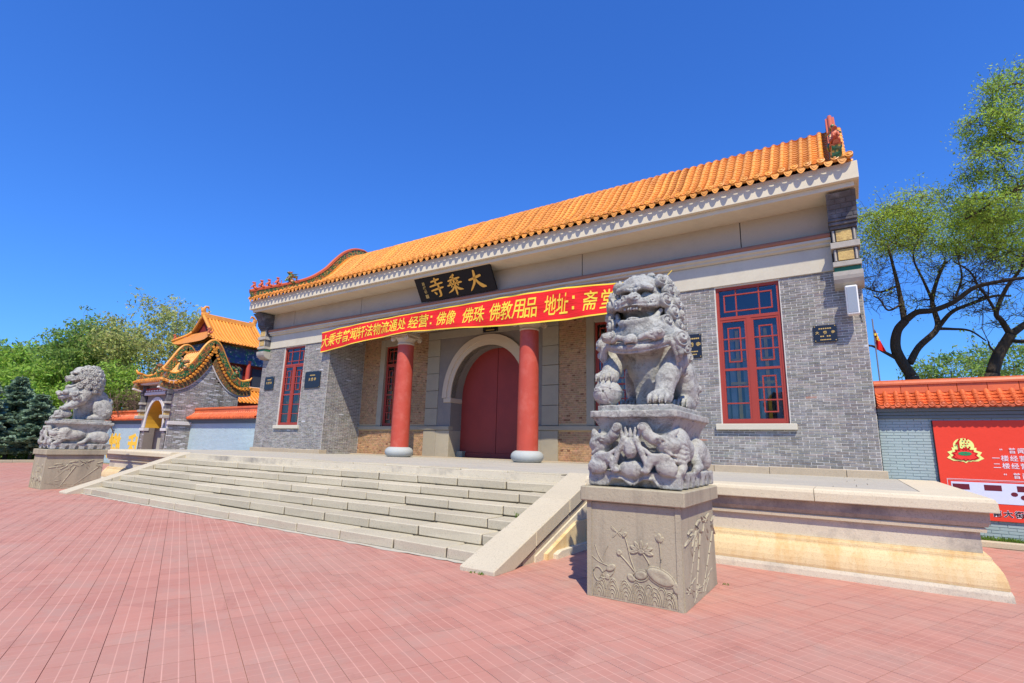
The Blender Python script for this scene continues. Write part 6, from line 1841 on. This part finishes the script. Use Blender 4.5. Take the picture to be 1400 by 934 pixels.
def tree(name, label, cat, base, limbs, crowns, leaf, leaf_mat, bark='bark_grey', twig_r=.012, seed=0, group=None, per=28, spread=.32, twig_n=6, bare=0.0):
    """limbs: list of (points, r0, r1); crowns: list of (centre, radii, n_clumps, low_cut)"""
    rng = np.random.default_rng(seed)
    t = thing(name, base, label, cat, group)
    m = MB(); pts_all, rad_all = [], []
    for P, r0, r1 in limbs:
        S = spline(P, 5); n = len(S); rr = [r0 + (r1 - r0) * i / (n - 1) for i in range(n)]
        rr = [q * .6 for q in rr]; m.tube(S, rr, 8); pts_all.append(S); rad_all += rr
    m.put('trunk', MATS[bark], t, smooth=True)
    AP = np.vstack(pts_all); AR = np.array(rad_all)
    tw = MB(); leafC = []
    NP, NR = [AP], [AR]
    for cr_ in crowns:
        (c, r, k, low), bare_ = cr_[:4], (cr_[4] if len(cr_) > 4 else bare)
        c, r = np.array(c, float), np.array(r, float)
        done = 0
        while done < k:
            q = rng.normal(0, 1, 3); q /= np.linalg.norm(q); rad = rng.uniform(.35, 1) ** .5
            q = q * rad
            if q[2] < low: continue
            done += 1
            p = c + q * r
            A = np.vstack(NP); R = np.concatenate(NR)
            d = np.linalg.norm(A - p, axis=1) + 1.2 * np.clip(A[:, 2] - p[2] + .1, 0, None) + rng.uniform(0, .35, len(A)) * r.mean() * .5
            i = int(np.argmin(d)); a = A[i]; r0 = min(R[i] * .6, twig_r * (1.2 + np.linalg.norm(p - a) * .9))
            W = wander(a, p, twig_n, .07, rng, .06); rr = [r0 + (twig_r * .35 - r0) * j / twig_n for j in range(twig_n + 1)]
            tw.tube(W, rr, 4, caps=False); NP.append(W[2:-1]); NR.append(np.array(rr[2:-1]))
            # side twigs
            for s_ in range(3):
                j = rng.integers(2, twig_n); e = W[j] + rng.normal(0, spread * .9, 3) + np.array([0, 0, .08])
                tw.tube(wander(W[j], e, 3, .08, rng), [twig_r * .6, twig_r * .5, twig_r * .4, twig_r * .2], 3, caps=False)
                if rng.random() > bare_: leafC.append(e + rng.normal(0, spread * .35, (per // 4, 3)) * np.array([1, 1, .6]))
            if rng.random() > bare_:
                leafC.append(p + rng.normal(0, spread * .6, (per, 3)) * np.array([1.1, 1.1, .65]))
                leafC.append(W[rng.integers(twig_n // 2, twig_n, per // 3)] + rng.normal(0, spread * .3, (per // 3, 3)))
    if tw.v: tw.put('branches', MATS[bark], t, kind='stuff', fixn=False)
    if leafC:
        C = np.vstack(leafC); add('crown', leaves_mesh('crown', C, leaf, rng), t, mat=MATS[leaf_mat], kind='stuff')
    return t
def zt(x, y): return 1170 + x / 3.591, 260 + y / 3.591
def limb_px(P, Y, dy, r0, r1):
    n = len(P); return ([tuple(on_y(*zt(x, y), Y + dy * i / max(1, n - 1))) for i, (x, y) in enumerate(P)], r0, r1)
YT = 20.0
b1 = on_y(*zt(275, 915), YT)
t1 = [([(b1[0] + .15, YT, -.1), (b1[0] + .1, YT, 2.0), tuple(b1)], .40, .30),
      limb_px([(275, 915), (225, 840), (195, 770), (205, 690), (245, 640)], YT, -.3, .27, .20),
      limb_px([(245, 640), (300, 600), (380, 590), (480, 550), (580, 480), (700, 450), (830, 430)], YT - .3, -1.2, .17, .07),
      limb_px([(240, 645), (225, 560), (205, 460), (180, 360), (160, 280)], YT - .2, .8, .15, .05),
      limb_px([(265, 850), (310, 770), (400, 680), (388, 600), (375, 540), (400, 440), (440, 350)], YT, 1.0, .18, .07),
      limb_px([(400, 680), (470, 600), (560, 560), (680, 520), (760, 520)], YT + .4, 1.4, .12, .05),
      limb_px([(400, 680), (470, 682), (560, 690), (640, 740)], YT + .5, .6, .09, .03),
      limb_px([(225, 840), (150, 800), (80, 765), (40, 770)], YT, -.8, .10, .04),
      limb_px([(205, 470), (120, 500), (50, 480)], YT + .1, 1, .07, .03),
      limb_px([(375, 540), (330, 440), (290, 360), (280, 300)], YT + .6, -1, .08, .03),
      limb_px([(225, 560), (160, 590), (120, 540), (90, 520)], YT - .1, -.9, .06, .025),
      limb_px([(480, 550), (520, 430), (500, 330)], YT - .7, .5, .06, .03)]
c0, c1, c2, c3 = (on_y(*zt(*p), YT) for p in ((110, 210), (300, 190), (470, 180), (650, 200)))
tree('elm_tree', 'old dark trunked elm with spreading twisted limbs behind the wall beside the flag', 'tree', (b1[0], YT, 0), t1,
     [((c0[0], YT, c0[2]), (1.15, 2.2, .62), 80, -.5), ((c1[0], YT - .4, c1[2]), (1.3, 2.4, .70), 84, -.5), ((c2[0], YT + .4, c2[2]), (1.3, 2.4, .75), 84, -.5), ((c3[0], YT + .5, c3[2]), (1.4, 2.2, .7), 66, -.5),
      ((c1[0], YT, c1[2] - 1.5), (2.2, 2.0, 1.3), 240, -.9, .95)], .036, 'leaf_lime', 'bark_dark', .012, 11, 'elms behind the right wall', 42, .30)
b2 = on_y(*zt(670, 900), YT + .5)
t2 = [([(b2[0], YT + .5, -.1), (b2[0] - .1, YT + .5, 2.2), tuple(b2)], .38, .30),
      limb_px([(670, 900), (700, 810), (760, 710)], YT + .5, 0, .27, .22),
      limb_px([(760, 710), (715, 640), (690, 600), (740, 480), (800, 400), (830, 330)], YT + .5, -.6, .14, .05),
      limb_px([(760, 710), (830, 660), (930, 600), (1020, 480), (1100, 380)], YT + .5, .5, .18, .06),
      limb_px([(700, 810), (660, 770), (650, 740)], YT + .5, -.6, .06, .03),
      limb_px([(690, 600), (640, 520), (600, 470), (560, 400), (480, 350)], YT + .3, -1.4, .07, .03),
      limb_px([(760, 740), (840, 740), (960, 700), (1080, 620)], YT + .5, -1, .10, .04)]
d0, d1, d2 = (on_y(*zt(*p), YT + .5) for p in ((760, 260), (930, 240), (1100, 260)))
tree('elm_tree', 'leaning dark elm with a thick trunk rising behind the wall above the red poster', 'tree', (b2[0], YT + .5, 0), t2,
     [((d0[0], YT + .5, d0[2]), (1.3, 2.2, .8), 74, -.6), ((d1[0], YT + .5, d1[2]), (1.4, 2.2, .9), 80, -.6), ((d2[0], YT + .5, d2[2]), (1.4, 2.2, 1.0), 100, -.6), ((d0[0] - .3, YT, d0[2] - 1.6), (1.6, 1.8, 1.2), 130, -.9, .92)],
     .036, 'leaf_lime', 'bark_dark', .012, 12, 'elms behind the right wall', 42, .30)
# taller tree further right, only its outer boughs reach into the picture
Y3 = 16.6
q = lambda x, y, dy=0: tuple(on_y(x, y, Y3 + dy))
t3b = np.array([7.6, Y3 + .6, 0])
t3 = [([tuple(t3b), (7.5, Y3 + .5, 3.5), (7.1, Y3 + .3, 6.5), (6.8, Y3, 9.0), (6.5, Y3, 11.5)], .36, .10),
      ([(7.1, Y3 + .3, 6.5), q(1450, 250), q(1385, 262), q(1345, 285), q(1320, 300)], .12, .03),
      ([(6.9, Y3 + .1, 8.2), q(1440, 190), q(1395, 195), q(1360, 175), q(1330, 170)], .10, .02),
      ([(6.7, Y3, 10), q(1430, 120), q(1385, 115), q(1350, 130)], .08, .02)]
cr = []
for (x, y, rx, rz, n) in ((1378, 130, .55, .55, 60), (1350, 178, .55, .40, 44), (1385, 185, .6, .5, 50), (1345, 228, .50, .35, 36), (1392, 240, .5, .4, 34), (1335, 283, .36, .22, 26), (1375, 288, .5, .28, 30)):
    p = on_y(x, y, Y3); cr.append(((p[0], Y3, p[2]), (rx, .9, rz), n, -.9))
cr += [((6.6, Y3, 11.2), (1.6, 1.8, 1.6), 150, -.8), ((7.8, Y3, 9.6), (1.6, 1.8, 1.4), 110, -.8)]
tree('elm_tree', 'tall elm with loose fresh green boughs reaching high above the other elms', 'tree', tuple(t3b), t3, cr, .034, 'leaf_spring', 'bark_dark', .011, 13, 'elms behind the right wall', 30, .20)
# low far trees seen under the elm limbs
for k, (px, py, Y, rx, rz, lab) in enumerate(((1385, 497, 42, 3.0, 1.4, 'low green bush glimpsed beneath the elm limbs above the poster'), (1300, 507, 46, 2.6, 1.0, 'low dull green bush glimpsed between the two elm trunks'))):
    p = on_y(px, py, Y)
    tree('bush', lab, 'bush', (p[0], Y, 0), [([(p[0], Y, 0), (p[0], Y, p[2] * .5), (p[0], Y, p[2])], .2, .05)], [((p[0], Y, p[2]), (rx, 2, rz), 60, -.9)], .12, 'leaf_green', 'bark_grey', .02, 40 + k, None, 26, .5)

# ---- trees at the left
def round_tree(px, py, X, rx, rz, n, leaf, mat, seed, label, trunk_px=None, bark='bark_grey', per=30, spread=.55, low=-.75, bare=0, name='broadleaf_tree', group='trees beyond the plaza'):
    c = on_x(px, py, X); bx_, by_ = c[0], c[1]
    rng = np.random.default_rng(seed)
    z = c[2]; limbs = [([(bx_, by_, -.1), (bx_ + rng.uniform(-.2, .2), by_ + rng.uniform(-.2, .2), max(.8, (z - rz) * .6)), (bx_ + rng.uniform(-.3, .3), by_, z - rz * .2)], .10 + .014 * z, .05 + .006 * z)]
    for k in range(6):
        a = rng.uniform(0, 6.28); h0 = max(.8, (z - rz) * .6) + rng.uniform(0, .5) * rz
        limbs.append(([(bx_, by_, h0), (bx_ + .45 * rx * math.cos(a), by_ + .45 * rx * math.sin(a), h0 + .5 * rz), (bx_ + .75 * rx * math.cos(a), by_ + .75 * rx * math.sin(a), z + rng.uniform(-.2, .6) * rz)], .05 + .007 * z, .02))
    cr = [((bx_, by_, z), (rx, rx, rz), int(n * .5), low)]
    for k in range(5):
        a = rng.uniform(0, 6.28); cr.append(((bx_ + .55 * rx * math.cos(a), by_ + .55 * rx * math.sin(a), z + rng.uniform(-.5, .45) * rz), (rx * .5, rx * .5, rz * .5), int(n * .1), -.9))
    return tree(name, label, 'tree', (bx_, by_, 0), limbs, cr, leaf, mat, bark, .02, seed, group, per, spread, bare=bare)
round_tree(215, 470, -46, 4.6, 4.0, 240, .13, 'leaf_pale', 21, 'tall pale green spring tree rising behind the small side gate', spread=.5, per=28)
round_tree(262, 505, -43, 2.6, 2.4, 90, .12, 'leaf_pale', 29, 'small pale tree tucked between side gate and tower roof', spread=.45)
round_tree(128, 492, -50, 3.4, 3.1, 210, .14, 'leaf_green', 22, 'mid green tree behind the head of the lion with a cub', per=36)
round_tree(75, 528, -56, 4.6, 3.6, 260, .16, 'leaf_fresh', 23, 'broad fresh green tree standing behind the blue spruces', per=36)
round_tree(12, 528, -62, 4.4, 4.0, 240, .17, 'leaf_green', 24, 'dense green tree at the far edge of the plaza beyond the spruces', per=36)
round_tree(55, 545, -50, 3.4, 2.6, 180, .14, 'leaf_fresh', 25, 'low bright green tree right behind the spruces', per=36)
round_tree(148, 545, -44, 2.6, 2.2, 160, .12, 'leaf_fresh', 26, 'bushy bright green tree behind the lion with a cub', per=34)
round_tree(-70, 525, -58, 5, 4.0, 200, .17, 'leaf_green', 27, 'dense green tree standing past the end of the plaza', per=34)
round_tree(175, 555, -40, 1.9, 1.3, 120, .06, 'leaf_pale', 28, 'leafless brownish shrub behind the wall with yellow characters', bark='twig_brown', per=8, bare=.85, name='bare_shrub', spread=.4)
round_tree(205, 548, -39, 1.5, 1.2, 80, .06, 'leaf_pale', 30, 'twiggy bare shrub beside the pointed arch of the side gate', bark='twig_brown', per=8, bare=.8, name='bare_shrub', spread=.4)
def spruce(px, X, H, R, seed, label):
    c = on_x(px, 600, X); x, y = c[0], c[1]; rng = np.random.default_rng(seed)
    t = thing('spruce_tree', (x, y, 0), label, 'tree', 'blue spruces at the plaza edge')
    MB().tube([(x, y, -.1), (x + .05, y, H * .5), (x, y, H)], [.14, .09, .015], 8).put('trunk', MATS['bark_grey'], t, smooth=True)
    br = MB(); C, D = [], []
    z = .9
    while z < H * .98:
        f = 1 - (z - .9) / (H - .9); n = int(7 + 5 * f); L = R * (f ** .85) * rng.uniform(.85, 1.1) + .08
        for k in range(n):
            a = rng.uniform(0, 6.28); l = L * rng.uniform(.75, 1.12); d = np.array([math.cos(a), math.sin(a), 0])
            e = np.array([x, y, z]) + d * l + np.array([0, 0, -.18 * l + .10 * l])
            mid = np.array([x, y, z]) + d * l * .5 + np.array([0, 0, -.16 * l])
            br.tube([(x, y, z), tuple(mid), tuple(e)], [.022, .014, .006], 3, caps=False)
            for q in np.linspace(.2, 1, int(5 + l * 9)):
                p = np.array([x, y, z]) * (1 - q) + e * q + np.array([0, 0, -.12 * l * math.sin(math.pi * q)])
                w = .30 * l * (1.05 - q) + .08; side = np.array([-d[1], d[0], 0])
                for s_ in np.linspace(-1, 1, 5):
                    C.append(p + side * s_ * w + rng.normal(0, .03, 3) - np.array([0, 0, .05 * abs(s_)])); D.append(d * .8 + side * s_ * .8 + np.array([0, 0, rng.uniform(-.2, .25)]))
        z += .22 * (.6 + .6 * f)
    br.put('branches', MATS['bark_grey'], t, kind='stuff', fixn=False)
    C, D = np.array(C), np.array(D); D /= np.linalg.norm(D, axis=1)[:, None]; n = len(C)
    V = [];
    up_ = rng.normal(0, 1, (n, 3)); S_ = np.cross(D, up_); S_ /= np.linalg.norm(S_, axis=1)[:, None] + 1e-9
    L = rng.uniform(.09, .16, n)[:, None]
    cc = np.ones((n, 3)) * rng.uniform(.6, 1.35, (n, 1))
    add('needles', fast_quads('needles', C, D * L, S_ * L * .42, cc), t, mat=MATS['needle_blue'], kind='stuff')
spruce(46, -43, 4.3, 1.75, 31, 'bluish spruce with bare lower trunk beside the lion with a cub')
spruce(12, -45, 5.4, 2.0, 32, 'taller bluish spruce beyond the spruce with the bare lower trunk')
spruce(-30, -44, 5.0, 2.0, 33, 'bluish spruce just past the taller spruce')
for k, (px, X, h, lab) in enumerate(((62, -47, 1.6, 'low dark hedge bush under the spruces next to the pedestal with bamboo'), (20, -49, 1.7, 'low dark hedge bush behind the tall spruce trunk'), (-20, -49, 1.8, 'low dark hedge bush beyond the spruces'))):
    c = on_x(px, 600, X)
    tree('hedge_bush', lab, 'bush', (c[0], c[1], 0), [([(c[0], c[1], 0), (c[0], c[1], h * .5), (c[0], c[1], h * .8)], .08, .03)], [((c[0], c[1], h * .55), (1.6, 2.4, h * .55), 110, -.95)], .11, 'leaf_green', 'bark_grey', .015, 50 + k, 'hedge under the spruces', 30, .35)
# stone kerb at the plaza edge under the spruces
kb = MB()
for k in range(16):
    o = MB().cbox(-41.75, -41.55, -2 + k * 1.0, -1.01 + k * 1.0, -.03, .14, .015, .004).put('plaza_kerb', MATS['kerb_stone'], plaza)
